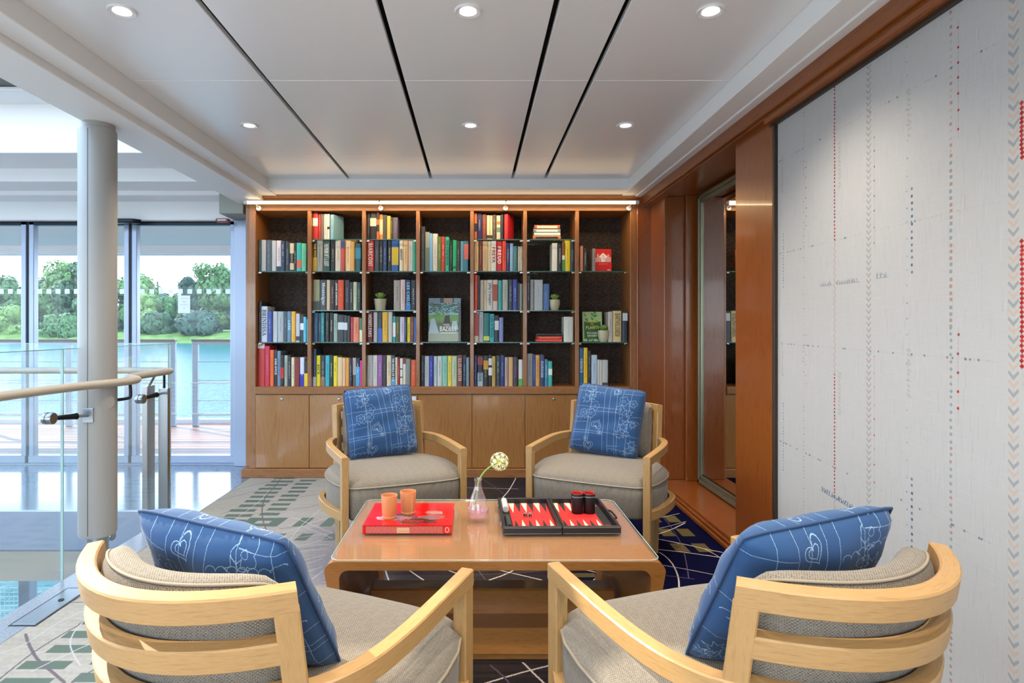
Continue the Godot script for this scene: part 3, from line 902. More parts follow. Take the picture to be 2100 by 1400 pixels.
	M.black_felt = mat(Color(0.025, 0.025, 0.03), 0.9)
	M.cream_felt = mat(Color(0.82, 0.76, 0.62), 0.8)
	M.tan_leather = mat(Color(0.79, 0.5, 0.31), 0.45)
	M.tan_thread = mat(Color(0.85, 0.66, 0.48), 0.8)
	M.pot = mat(Color(0.72, 0.7, 0.58), 0.55)
	M.soil = mat(Color(0.09, 0.07, 0.05), 1.0)
	M.succulent = mat(Color(0.47, 0.6, 0.26), 0.5)
	M.succulent.backlight_enabled = true
	M.succulent.backlight = Color(0.15, 0.2, 0.05)

# ------------------------------------------------------------------ furniture
func make_pillow_mesh(w: float, t: float) -> ArrayMesh:
	var b := B.new()
	var N := 22
	b.st.set_smooth_group(1)
	for side: float in [1.0, -1.0]:
		var g := []
		for j in N + 1:
			var row := []
			for i in N + 1:
				var u := -1.0 + 2.0 * i / N
				var v := -1.0 + 2.0 * j / N
				var k := pow(maxf(0.0, 1.0 - pow(absf(u), 3.2)), 0.5) * pow(maxf(0.0, 1.0 - pow(absf(v), 3.2)), 0.5)
				var wr := 0.004 * sin(u * 9.0 + v * 4.0) * k + 0.004 * sin(v * 11.0 - u * 3.0) * k
				var cr := 1.0 - 0.05 * pow(absf(u * v), 5.0)
				row.append(Vector3(u * cr * w * 0.5 * (1.0 - 0.035 * (1.0 - v * v)), v * cr * w * 0.5 * (1.0 - 0.035 * (1.0 - u * u)), side * (t * 0.5 * k + wr)))
			g.append(row)
		for j in N:
			for i in N:
				var uv := func(a: int, c: int) -> Vector2:
					return Vector2(float(a) / N, 1.0 - float(c) / N)
				b.quad(g[j][i], g[j][i + 1], g[j + 1][i + 1], g[j + 1][i], Vector3(0, 0, side), uv.call(i, j), uv.call(i + 1, j), uv.call(i + 1, j + 1), uv.call(i, j + 1))
	return b.done()

func pillow_seam(w: float) -> ArrayMesh:
	var path := []
	for e in 4:
		for i in 16:
			var s := -1.0 + 2.0 * i / 16
			var q := 1.0 - 0.035 * (1.0 - s * s)
			var cr := 1.0 - 0.05 * pow(absf(s), 5.0)
			var p := Vector3(s * w * 0.5 * cr, -w * 0.5 * q * cr, 0)
			path.append(p.rotated(Vector3.BACK, PI / 2 * e))
	return B.new().tube(path, 0.0035, 6, true).done()

var chair_meshes := {}

func build_chair_meshes() -> void:
	# local: +z is the front, z = 0 the line between the back posts, y from the floor
	var rake := 0.17
	chair_meshes.front_leg = B.new().box(Vector3(0, 0.285, 0), Vector3(0.034, 0.57, 0.046), 0.003).done()
	for s: float in [-1.0, 1.0]:
		var pts := [Vector3(s * 0.236, 0.579, -0.018 + 0.03), Vector3(s * 0.272, 0.579, 0.06), Vector3(s * 0.299, 0.579, 0.145), Vector3(s * 0.307, 0.579, 0.26), Vector3(s * 0.302, 0.579, 0.42), Vector3(s * 0.293, 0.579, 0.588)]
		chair_meshes["arm%d" % int(s)] = B.new().sweep(flat_frames(arc_path(pts, 6)), rect_prof(0.034, 0.042)).done()
		var low := [Vector3(s * 0.225, 0.32, 0.06), Vector3(s * 0.29, 0.32, 0.1), Vector3(s * 0.345, 0.32, 0.2), Vector3(s * 0.352, 0.32, 0.32), Vector3(s * 0.33, 0.32, 0.46), Vector3(s * 0.296, 0.32, 0.555)]
		chair_meshes["low%d" % int(s)] = B.new().sweep(flat_frames(arc_path(low, 6)), rect_prof(0.03, 0.045)).done()
		# raked back post
		var fr := []
		for y: float in [0.0, 0.2, 0.45, 0.7365]:
			fr.append([Vector3(s * 0.2375, y, (0.775 - y) * rake - 0.0105), Vector3(0.72, 0, s * 0.69), Vector3(-0.69 * s, 0, 0.72)])
		chair_meshes["post%d" % int(s)] = B.new().sweep(fr, rect_prof(0.042, 0.033)).done()
	var slats := []
	for e: Array in [[0.754, 0.044, 0.251], [0.668, 0.042, 0.228], [0.583, 0.042, 0.228], [0.498, 0.042, 0.228]]:
		var pts := []
		for i in 19:
			var x := lerpf(-float(e[2]), float(e[2]), i / 18.0)
			pts.append(Vector3(x, e[0], -0.13 * (1.0 - pow(x / 0.2475, 2.0)) + (0.775 - float(e[0])) * rake))
		var up := Vector3(0, 1, -rake).normalized()
		slats.append(B.new().sweep(flat_frames(pts, up), rect_prof(0.032, e[1])).done())
	chair_meshes.slats = slats
	# seat body
	var half := [Vector2(0.0, 0.605), Vector2(0.14, 0.602), Vector2(0.245, 0.592), Vector2(0.272, 0.575), Vector2(0.274, 0.545), Vector2(0.3, 0.53), Vector2(0.322, 0.47), Vector2(0.336, 0.38), Vector2(0.34, 0.29), Vector2(0.326, 0.2), Vector2(0.285, 0.12), Vector2(0.215, 0.06), Vector2(0.12, 0.02), Vector2(0.0, 0.0)]
	var outl := []
	for p: Vector2 in half:
		outl.append(p)
	for i in range(half.size() - 2, 0, -1):
		outl.append(Vector2(-half[i].x, half[i].y))
	var c := Vector2(0, 0.3)
	var ring := func(k: float, y: float, dome := 0.0) -> Array:
		var r := []
		for p: Vector2 in outl:
			var q := c + (p - c) * k
			r.append(Vector3(q.x, y + dome, q.y))
		return r
	chair_meshes.seat_body = B.new().loft([ring.call(0.93, 0.297), ring.call(0.975, 0.302), ring.call(0.99, 0.315), ring.call(0.997, 0.4), ring.call(1.0, 0.452)], 1, true, true).done()
	chair_meshes.seat_top = B.new().loft([ring.call(1.0, 0.452), ring.call(0.985, 0.466), ring.call(0.93, 0.482), ring.call(0.8, 0.496), ring.call(0.55, 0.505), ring.call(0.25, 0.508)], 1, false, true).done()
	chair_meshes.seat_piping = B.new().tube(ring.call(1.003, 0.452), 0.004, 6, true).done()
	# back cushion: a rounded section swept round the inside of the back, swelling in from its ends
	var frames := []
	var prof := PackedVector2Array()
	for i in 28:
		var a := TAU * i / 28
		prof.append(Vector2(signf(cos(a)) * pow(absf(cos(a)), 0.7) * 0.042, signf(sin(a)) * pow(absf(sin(a)), 0.5) * 0.155))
	var up2 := Vector3(0, 1, -rake).normalized()
	for i in 25:
		var t := -1.0 + 2.0 * i / 24
		var x := t * 0.2
		var k := pow(maxf(0.0, 1.0 - pow(absf(t), 7.0)), 0.5)
		k = maxf(k, 0.02)
		var p := Vector3(x, 0.63, -0.13 * (1.0 - pow(x / 0.2475, 2.0)) + (0.775 - 0.63) * rake + 0.063)
		var tang := Vector3(1, 0, 0.26 * x / 0.2475 / 0.2475 * 1.0).normalized()
		frames.append([p, tang.cross(up2).normalized() * (0.35 + 0.65 * k), up2 * (0.86 + 0.14 * k)])
	chair_meshes.back_cushion = B.new().sweep(frames, prof, false, true).done()
	# welt line along the cushion's outer upper edge
	var wl := []
	for f: Array in frames:
		wl.append(f[0] + f[1] * -0.02 + f[2] * 0.152)
	chair_meshes.cushion_piping = B.new().tube(wl, 0.003, 5).done()

func chair(at: Vector3, turn: float, label: String) -> Node3D:
	var t := thing("lounge_chair", label, "chair", at, turn, "four oak lounge chairs round the table")
	for s: float in [-1.0, 1.0]:
		var n := int(s)
		part("leg", chair_meshes.front_leg, M.oak_v, t, Vector3(s * 0.293, 0, 0.565))
		part("leg", chair_meshes["post%d" % n], M.oak_v, t)
		part("arm", chair_meshes["arm%d" % n], M.oak, t)
		part("lower_rail", chair_meshes["low%d" % n], M.oak, t)
	for k in 4:
		part("top_rail" if k == 0 else "back_slat", chair_meshes.slats[k], M.oak, t)
	var sb := part("seat", chair_meshes.seat_body, M.seat_fabric, t)
	part("seat_top", chair_meshes.seat_top, M.seat_fabric, sb)
	part("piping", chair_meshes.seat_piping, M.piping, sb)
	var bc := part("back_cushion", chair_meshes.back_cushion, M.seat_fabric, t)
	part("piping", chair_meshes.cushion_piping, M.piping, bc)
	return t

var pillow_mesh: ArrayMesh
var seam_mesh: ArrayMesh

func pillow(ch: Node3D, at: Vector3, tilt: float, roll: float, yaw: float, label: String) -> void:
	var t := thing("throw_pillow", label, "pillow", Vector3.ZERO, 0.0, "blue embroidered pillows on the chairs")
	t.transform = ch.transform * Transform3D(Basis.from_euler(Vector3(deg_to_rad(tilt), deg_to_rad(yaw), deg_to_rad(roll))), at)
	part("cover", pillow_mesh, M.pillow, t)
	part("piping", seam_mesh, M.pillow_piping, t)

func coffee_table() -> void:
	var t := thing("coffee_table", "low wooden coffee table with rounded ends and a glass top between the chairs", "table", V(0.066, 0, 2.355))
	# a wooden top and two inward-leaning side panels bent from it in one loop
	var half := []
	for e: Array in [[0.0, 0.432], [0.525, 0.432]]:
		half.append(Vector2(e[0], e[1]))
	for i in 7:
		var a := PI / 2 - PI / 2 * i / 6.0 * 0.93
		half.append(Vector2(0.525 + 0.036 * cos(a), 0.396 + 0.036 * sin(a)))
	for y: float in [0.3, 0.2, 0.1, 0.0]:
		half.append(Vector2(0.5605 - (0.39 - y) * 0.19, y))
	var inner := []
	for y: float in [0.0, 0.1, 0.2, 0.3]:
		inner.append(Vector2(0.526 - (0.39 - y) * 0.19, y))
	for i in 7:
		var a := PI / 2 * i / 6.0
		inner.append(Vector2(0.482 + 0.03 * cos(a), 0.374 + 0.03 * sin(a)))
	inner.append(Vector2(0.0, 0.404))
	var loop := half + inner
	var b := B.new()
	var d0 := 0.355
	for s: float in [-1.0, 1.0]:
		var n := loop.size()
		for i in n - 1:
			if i == half.size() + inner.size() - 1:
				continue
			b.st.set_smooth_group(30 + (0 if i < half.size() - 1 else (2 if i >= half.size() else 1)))
			var p: Vector2 = loop[i]
			var q: Vector2 = loop[i + 1]
			var e := q - p
			var o := Vector3(s * -e.y, e.x, 0)
			var outside := i < half.size()
			var mid := (p + q) * 0.5
			var want := Vector3(s * (mid.x - 0.3), mid.y - 0.2, 0) * (1.0 if outside else -1.0)
			if i == half.size() - 1:
				want = Vector3(0, -1, 0)
			if o.dot(want) < 0.0:
				o = -o
			b.quad(Vector3(s * p.x, p.y, d0), Vector3(s * q.x, q.y, d0), Vector3(s * q.x, q.y, -d0), Vector3(s * p.x, p.y, -d0), o)
		b.st.set_smooth_group(-1)
		var poly := PackedVector2Array(loop)
		var idx := Geometry2D.triangulate_polygon(poly)
		for z: float in [-1.0, 1.0]:
			for k in range(0, idx.size(), 3):
				b.tri(Vector3(s * poly[idx[k]].x, poly[idx[k]].y, z * d0), Vector3(s * poly[idx[k + 1]].x, poly[idx[k + 1]].y, z * d0), Vector3(s * poly[idx[k + 2]].x, poly[idx[k + 2]].y, z * d0), Vector3(0, 0, z))
	part("table_loop", b.done(), M.table_wood, t)
	part("glass_top", B.new().slab(rounded_rect(-0.545, -0.352, 0.545, 0.352, 0.035), 0.4325, 0.4405, 0.001).done(), M.table_glass, t)
	part("glass_rim", B.new().tube(loop3(rounded_rect(-0.545, -0.352, 0.545, 0.352, 0.035), 0.4365), 0.0014, 6, true).done(), M.glass_edge, t)
	# lower stretchers between the panels
	part("stretcher", B.new().box(Vector3(0, 0.16, 0.01), Vector3(0.93, 0.108, 0.09), 0.006).done(), M.table_wood, t)
	part("lower_board", B.new().box(Vector3(0, 0.075, 0.06), Vector3(0.9, 0.096, 0.22), 0.004).done(), M.table_wood, t)
	part("plinth", B.new().box(Vector3(0, 0.014, 0.05), Vector3(0.9, 0.028, 0.2), 0.002).done(), M.table_wood, t)
	part("foot_glide", B.new().box(Vector3(-0.49, 0.004, 0), Vector3(0.03, 0.008, 0.66), 0.001).done(), M.groove_black, t)
	part("foot_glide", B.new().box(Vector3(0.49, 0.004, 0), Vector3(0.03, 0.008, 0.66), 0.001).done(), M.groove_black, t)

func loop3(p: PackedVector2Array, y: float) -> Array:
	var o := []
	for q in p:
		o.append(Vector3(q.x, y, q.y))
	return o

var text_cache := {}
func text_mesh(s: String, serif := false, bold := true) -> Array:
	var key := s + str(serif)
	if not text_cache.has(key):
		var f := SystemFont.new()
		f.font_names = PackedStringArray(["Droid Serif" if serif else "Droid Sans"])
		f.font_weight = 700 if bold else 400
		var t := TextMesh.new()
		t.text = s
		t.font = f
		t.font_size = 32
		t.pixel_size = 0.01
		t.depth = 0.02
		t.curve_step = 3.0
		var bb := t.get_aabb()
		text_cache[key] = [t, bb]
	return text_cache[key]

# text laid in a box w x h centred at c; ba turns it
func put_text(parent: Node3D, s: String, c: Vector3, w: float, h: float, m: Material, ba := Basis.IDENTITY, called := "title", serif := false, fit := false) -> void:
	var tm: Array = text_mesh(s, serif)
	var bb: AABB = tm[1]
	var kx := w / maxf(bb.size.x, 0.001)
	var ky := h / maxf(bb.size.y, 0.001)
	if not fit:
		kx = minf(kx, ky * 1.3)
		ky = minf(ky, kx * 1.6)
	var o := part(called, tm[0], m, parent)
	var sc := Basis.from_scale(Vector3(kx, ky, 0.03))
	o.transform = Transform3D(ba * sc, c - ba * (sc * (bb.position + bb.size * 0.5)))

var mats := {}
func cm(hex: String, rough := 0.42) -> StandardMaterial3D:
	if not mats.has(hex):
		mats[hex] = mat(hexc(hex), rough)
	return mats[hex]

var marks_mesh := {}
func lettering_marks(k: int) -> ArrayMesh:    # a row of small unreadable letters, unit long and unit high
	if not marks_mesh.has(k):
		var r := RandomNumberGenerator.new()
		r.seed = 40 + k
		var b := B.new()
		var x := 0.0
		while x < 1.0:
			var w := 0.028 + 0.03 * r.randf()
			if r.randf() < 0.82:
				var hh := 0.6 + 0.4 * r.randf()
				b.box(Vector3(x + w * 0.5 - 0.5, (hh - 1.0) * 0.5, 0.0), Vector3(w * 0.72, hh * 0.3, 1.0))
				b.box(Vector3(x + w * 0.25 - 0.5, 0.0, 0.0), Vector3(w * 0.3, hh, 1.0))
			x += w + 0.012
		marks_mesh[k] = b.done()
	return marks_mesh[k]

# a bound book: spine at z = 0 facing +z, standing on y = 0, centred on x
func book_shape(t: Node3D, w: float, h: float, dep: float, cover: Material) -> MeshInstance3D:
	var th := minf(0.0025, w * 0.12)
	var b := B.new()
	b.st.set_smooth_group(-1)
	# boards
	for s: float in [-1.0, 1.0]:
		b.box(Vector3(s * (w * 0.5 - th * 0.5), h * 0.5, -dep * 0.5 - 0.004), Vector3(th, h, dep - 0.008), 0.0006)
	# slightly rounded spine
	var fr := []
	var prof := PackedVector2Array()
	for i in 7:
		var x := lerpf(-w * 0.5, w * 0.5, i / 6.0)
		prof.append(Vector2(x, -0.004 + 0.004 * sqrt(maxf(0.0, 1.0 - pow(2.0 * x / w, 2.0) * 0.9))))
	for i in 7:
		var x := lerpf(w * 0.5, -w * 0.5, i / 6.0)
		prof.append(Vector2(x, -0.0085))
	fr = [[Vector3(0, 0, 0), Vector3(1, 0, 0), Vector3(0, 0, 1)], [Vector3(0, h, 0), Vector3(1, 0, 0), Vector3(0, 0, 1)]]
	b.sweep(fr, prof, false, true)
	var c := part("cover", b.done(), cover, t)
	part("pages", B.new().box(Vector3(0, h * 0.5, -dep * 0.5 - 0.004), Vector3(w - th * 2.0, h - 0.006, dep - 0.014)).done(), M.paper, t)
	return c

const ROW_NAME := {"T": "top", "A": "upper", "B": "middle", "C": "lower", "D": "bottom"}
const ROW_Y := {"T": 1.9168, "A": 1.6594, "B": 1.3426, "C": 1.0852, "D": 0.726}

func books() -> void:
	var quarter := Basis(Vector3.BACK, -PI / 2)
	var r := RandomNumberGenerator.new()
	r.seed = 8
	for row: Array in BOOKS:
		var n := 0
		for e: Array in row[2]:
			var w: float = maxf(0.012, (float(e[1]) - 1.0) * 0.001)
			var few: bool = int(row[0]) in [1, 4, 7]
			var room_above: float = {"T": 0.222, "A": 0.47 if few else 0.2478, "B": 0.307, "C": 0.56 if few else 0.2478, "D": 0.349}[row[1]]
			var h: float = minf(float(e[2]) * 0.001, room_above)
			var x: float = (float(e[0]) + float(e[1]) * 0.5) * 0.001
			var col := hexc(e[3])
			var angled: bool = (row[1] == "T" and n == row[2].size() - 1 and int(row[0]) in [2, 5])
			var back := r.randf() * 0.012
			var t := thing("book", "%s book, %s from left on %s shelf of %s bookcase bay" % [colour_word(col), ORD[n], ROW_NAME[row[1]], ORD[int(row[0]) - 1]], "book", V(x, ROW_Y[row[1]] + 0.0002, 4.945 + back), 0.0, "books standing in the bookcase")
			if angled:
				t.rotation.y = deg_to_rad(-24.0)
				t.position.z += 0.01
			var dep := clampf(h * 0.7, 0.11, 0.19)
			book_shape(t, w, h, dep, cm(e[3]))
			for k in range(6, e.size(), 3):
				var y0: float = e[k]
				var y1: float = e[k + 1]
				part("colour_band", B.new().box(Vector3(0, h * (y0 + y1) * 0.5, 0.0), Vector3(w * 0.96, h * (y1 - y0), 0.0012)).done(), cm(e[k + 2]), t, Vector3(0, 0, -0.0005))
			var s: String = e[4]
			if s == "~":
				var o := part("lettering", lettering_marks(n % 6), cm(e[5]), t)
				var ln := h * (0.4 + 0.25 * r.randf())
				o.transform = Transform3D(quarter * Basis.from_scale(Vector3(ln, minf(w * 0.36, 0.011), 0.0012)), Vector3(0, h * (0.5 + 0.08 * r.randf()), 0.0))
			elif s != "-":
				put_text(t, s, Vector3(0, h * 0.54, 0.0008), minf(h * 0.74, s.length() * w * 0.62), w * 0.62, cm(e[5]), quarter, "title", s in ["Montaigne", "BRINDISA", "ELIZABETH"], true)
			n += 1
	# books lying flat
	var flat := func(bay: String, rowy: float, x0: float, x1: float, y0: float, y1: float, hex: String, label: String, band := "", dz := 0.0) -> void:
		var t := thing("book", label, "book", Vector3((x0 + x1) * 0.5, rowy + y0 + 0.0003, -4.955 - dz), 0.0, "books standing in the bookcase")
		var wd := x1 - x0
		var hh := y1 - y0 - 0.0004
		t.transform.basis = Basis(Vector3.BACK, PI / 2)
		t.position += Vector3(wd * 0.5, hh * 0.5, 0)
		book_shape(t, hh, wd, 0.15, cm(hex))
		if band:
			part("colour_band", B.new().box(Vector3(0, wd * 0.5, 0.0), Vector3(hh * 0.55, wd * 0.8, 0.0012)).done(), cm(band), t)
	flat.call("6", ROW_Y.T, 0.4715, 0.698, 0.0, 0.0305, "c0703c", "orange and black book, lowest of the stack on the sixth bay's top shelf", "2c2826")
	flat.call("6", ROW_Y.T, 0.48, 0.695, 0.0305, 0.056, "d4d0c8", "white book, second lowest of the stack on the sixth bay's top shelf")
	flat.call("6", ROW_Y.T, 0.4765, 0.695, 0.056, 0.0855, "7a908c", "grey teal book, second highest of the stack on the sixth bay's top shelf", "c8d4d0")
	flat.call("6", ROW_Y.T, 0.483, 0.691, 0.0855, 0.119, "a8503c", "red and cream book, topmost of the stack on the sixth bay's top shelf", "d8cbb4")
	flat.call("6", ROW_Y.C, 0.4985, 0.708, 0.0, 0.0225, "d84c40", "bright red book, bottom of the low stack beside the white box file")
	flat.call("6", ROW_Y.C, 0.5025, 0.708, 0.0225, 0.047, "c43028", "dark red book, middle of the low stack beside the white box file", "d8684c")
	flat.call("6", ROW_Y.C, 0.505, 0.706, 0.047, 0.068, "2c2220", "black book, on top of the low red stack beside the white box file")
	# books shown by their front covers
	cover_book(Vector3(-0.2515, ROW_Y.C, -5.045), 0.268, 0.362, 0.02, "64808c", "blue grey large book standing behind the landscape cover book", 0)
	cover_book(Vector3(-0.2585, ROW_Y.C, -5.0), 0.248, 0.319, 0.018, "5a7a66", "large book with a green and blue painted landscape cover facing out", 1)
	cover_book(Vector3(1.053, ROW_Y.A, -5.0), 0.137, 0.186, 0.03, "cc2a26", "red book with a white hand and skyline cover facing out", 2)
	cover_book(Vector3(0.969, ROW_Y.C, -5.02), 0.162, 0.246, 0.025, "3c6c34", "green leafy plants book with yellow lettering facing out", 3)

func cover_book(at: Vector3, w: float, h: float, th: float, hex: String, label: String, kind: int) -> void:
	var t := thing("book", label, "book", at, 0.0, "books shown by their covers")
	t.rotation.x = deg_to_rad(-6.0)
	t.position.y += th * 0.106 + 0.0004
	var b := B.new()
	for s: float in [0.0, 1.0]:
		b.box(Vector3(0, h * 0.5, -s * (th - 0.002) - 0.001), Vector3(w, h, 0.002), 0.0005)
	b.box(Vector3(-w * 0.5 + 0.001, h * 0.5, -th * 0.5), Vector3(0.002, h, th), 0.0005)
	part("cover", b.done(), cm(hex), t)
	part("pages", B.new().box(Vector3(0.001, h * 0.5, -th * 0.5), Vector3(w - 0.008, h - 0.007, th - 0.004)).done(), M.paper, t)
	var r := RandomNumberGenerator.new()
	r.seed = 60 + kind
	var im := Image.create(256, 360, false, Image.FORMAT_RGB8)
	if kind == 0:
		im.fill(hexc("8aa0aa"))
		im.fill_rect(Rect2i(90, 0, 110, 360), hexc("4c4440"))
		im.fill_rect(Rect2i(120, 0, 70, 200), hexc("b89c88"))
	elif kind == 1:
		# a plain painted landscape: sky, foliage overhead, meadow, pale figures of paint, sandy ground
		im.fill(hexc("86b8c4"))
		im.fill_rect(Rect2i(0, 110, 256, 70), hexc("6c9850"))
		im.fill_rect(Rect2i(0, 180, 256, 100), hexc("56604a"))
		im.fill_rect(Rect2i(0, 270, 256, 90), hexc("98a490"))
		for i in 260:
			var y := r.randi() % 90
			var c := hexc("2f4a3c").lerp(hexc("4f6a50"), r.randf())
			im.fill_rect(Rect2i(r.randi() % 256, y, 6 + r.randi() % 16, 4 + r.randi() % 8), c)
		for i in 130:
			im.fill_rect(Rect2i(40 + r.randi() % 130, 90 + r.randi() % 80, 4 + r.randi() % 14, 3 + r.randi() % 8), hexc("7cac3c").lerp(hexc("3c6a34"), r.randf()))
		fill_poly(im, [Vector2(20, 150), Vector2(52, 140), Vector2(92, 285), Vector2(4, 285)], hexc("a4c0cc"))
		fill_poly(im, [Vector2(140, 120), Vector2(176, 110), Vector2(190, 190), Vector2(128, 190)], hexc("33302e"))
		fill_poly(im, [Vector2(204, 170), Vector2(240, 165), Vector2(256, 250), Vector2(190, 250)], hexc("a8c0c4"))
		im.fill_rect(Rect2i(100, 276, 140, 7), hexc("dfe4e2"))
	elif kind == 2:
		im.fill(hexc("cc2a26"))
		for i in 9:
			var hh := 60 + r.randi() % 80
			im.fill_rect(Rect2i(8 + i * 27, 210 - hh, 24, hh), hexc("d8a8a4"))
		fill_poly(im, [Vector2(128, 60), Vector2(200, 120), Vector2(170, 150), Vector2(160, 200), Vector2(110, 210), Vector2(100, 150), Vector2(70, 120)], hexc("f0ebe6"))
		for i in 4:
			im.fill_rect(Rect2i(110 + i * 4, 100 + i * 24, 46, 7), hexc("cc2a26"))
		im.fill_rect(Rect2i(60, 238, 140, 6), hexc("e0a09c"))
		im.fill_rect(Rect2i(190, 330, 44, 12), hexc("e8d8d4"))
	else:
		im.fill(hexc("a8c088"))
		for i in 30:
			var p := Vector2(r.randf() * 256, r.randf() * 360)
			var a := r.randf() * TAU
			var l := 50.0 + r.randf() * 50.0
			var wv := Vector2(0, 15).rotated(a)
			var lv := Vector2(l, 0).rotated(a)
			fill_poly(im, [p, p + lv * 0.4 + wv, p + lv, p + lv * 0.4 - wv], hexc("2c6c34").lerp(hexc("5c9c44"), r.randf()))
		fill_poly(im, [Vector2(20, 120), Vector2(236, 120), Vector2(236, 330), Vector2(20, 330)], hexc("2a5a30"))
		for i in 14:
			var p := Vector2(30 + r.randf() * 200, 130 + r.randf() * 190)
			var a := r.randf() * TAU
			fill_poly(im, [p, p + Vector2(24, 9).rotated(a), p + Vector2(56, 0).rotated(a), p + Vector2(24, -9).rotated(a)], hexc("3a7a3c"))
	var m := mat(Color.WHITE, 0.3)
	m.albedo_texture = ImageTexture.create_from_image(im)
	var q := B.new()
	q.st.set_smooth_group(-1)
	q.quad(Vector3(-w / 2, 0, 0.0006), Vector3(w / 2, 0, 0.0006), Vector3(w / 2, h, 0.0006), Vector3(-w / 2, h, 0.0006), Vector3(0, 0, 1), Vector2(0, 1), Vector2(1, 1), Vector2(1, 0), Vector2(0, 0))
	part("printed_cover", q.done(), m, t)
	if kind == 1:
		put_text(t, "BAZiLLE", Vector3(w * 0.16, h * 0.335, 0.001), w * 0.56, h * 0.135, cm("e8ece8"), Basis.IDENTITY, "title", false, true)
		put_text(t, "FREDERIC", Vector3(w * 0.1, h * 0.435, 0.001), w * 0.2, h * 0.03, cm("e8ece8"), Basis.IDENTITY, "title", false, true)
	elif kind == 3:
		put_text(t, "CABARET", Vector3(0, h * 0.68, 0.001), w * 0.66, h * 0.085, cm("d8d44c"), Basis.IDENTITY, "title", false, true)
		put_text(t, "OF", Vector3(0, h * 0.59, 0.001), w * 0.12, h * 0.05, cm("d8d44c"), Basis.IDENTITY, "title", false, true)
		put_text(t, "PLANTS", Vector3(0, h * 0.47, 0.001), w * 0.66, h * 0.1, cm("d8d44c"), Basis.IDENTITY, "title", false, true)
		put_text(t, "RICHARD", Vector3(0, h * 0.28, 0.001), w * 0.56, h * 0.06, cm("d4dccc"), Basis.IDENTITY, "title", false, true)
		put_text(t, "MABEY", Vector3(0, h * 0.19, 0.001), w * 0.5, h * 0.06, cm("d4dccc"), Basis.IDENTITY, "title", false, true)

func succulent(at: Vector3, r: float, h: float, rounded: bool, label: String) -> void:
	var t := thing("potted_succulent", label, "plant", at, 0.0, "small potted succulents in the bookcase")
	var prof := [[0.0, 0.0], [r * 0.74, 0.0], [r * 0.78, 0.003], [r * 0.98, h - 0.003], [r, h], [r * 0.92, h], [r * 0.88, h - 0.008], [0.0, h - 0.008]]
	if rounded:
		prof = [[0.0, 0.0], [r * 0.6, 0.0], [r * 0.72, 0.006], [r * 0.9, h * 0.35], [r, h * 0.68], [r * 0.97, h], [r * 0.9, h], [r * 0.88, h - 0.008], [0.0, h - 0.008]]
	part("pot", B.new().lathe(prof, 24).done(), M.pot, t)
	part("soil", B.new().lathe([[0.0, h - 0.004], [r * 0.88, h - 0.007]], 16).done(), M.soil, t)
	for k in 16:
		var ring := k / 6
		var a := k * 2.399
		var el: float = [0.6, 0.95, 1.3][mini(ring, 2)]
		var l: float = r * [1.2, 1.15, 0.95][mini(ring, 2)]
		var dir := Vector3(cos(a) * cos(el), sin(el), sin(a) * cos(el))
		var side := dir.cross(Vector3.UP).normalized()
		var nn := side.cross(dir)
		var rings := []
		for q: Array in [[0.0, 0.1], [0.35, 0.26], [0.7, 0.27], [0.92, 0.12], [1.0, 0.01]]:
			var c: Vector3 = Vector3(0, h - 0.003, 0) + dir * l * q[0] + nn * 0.15 * l * float(q[0]) * float(q[0])
			var rr := []
			for i in 6:
				rr.append(c + (side * cos(TAU * i / 6) + nn * sin(TAU * i / 6) * 0.35) * l * q[1])
			rings.append(rr)
		part("leaf", B.new().loft(rings).done(), M.succulent, t)

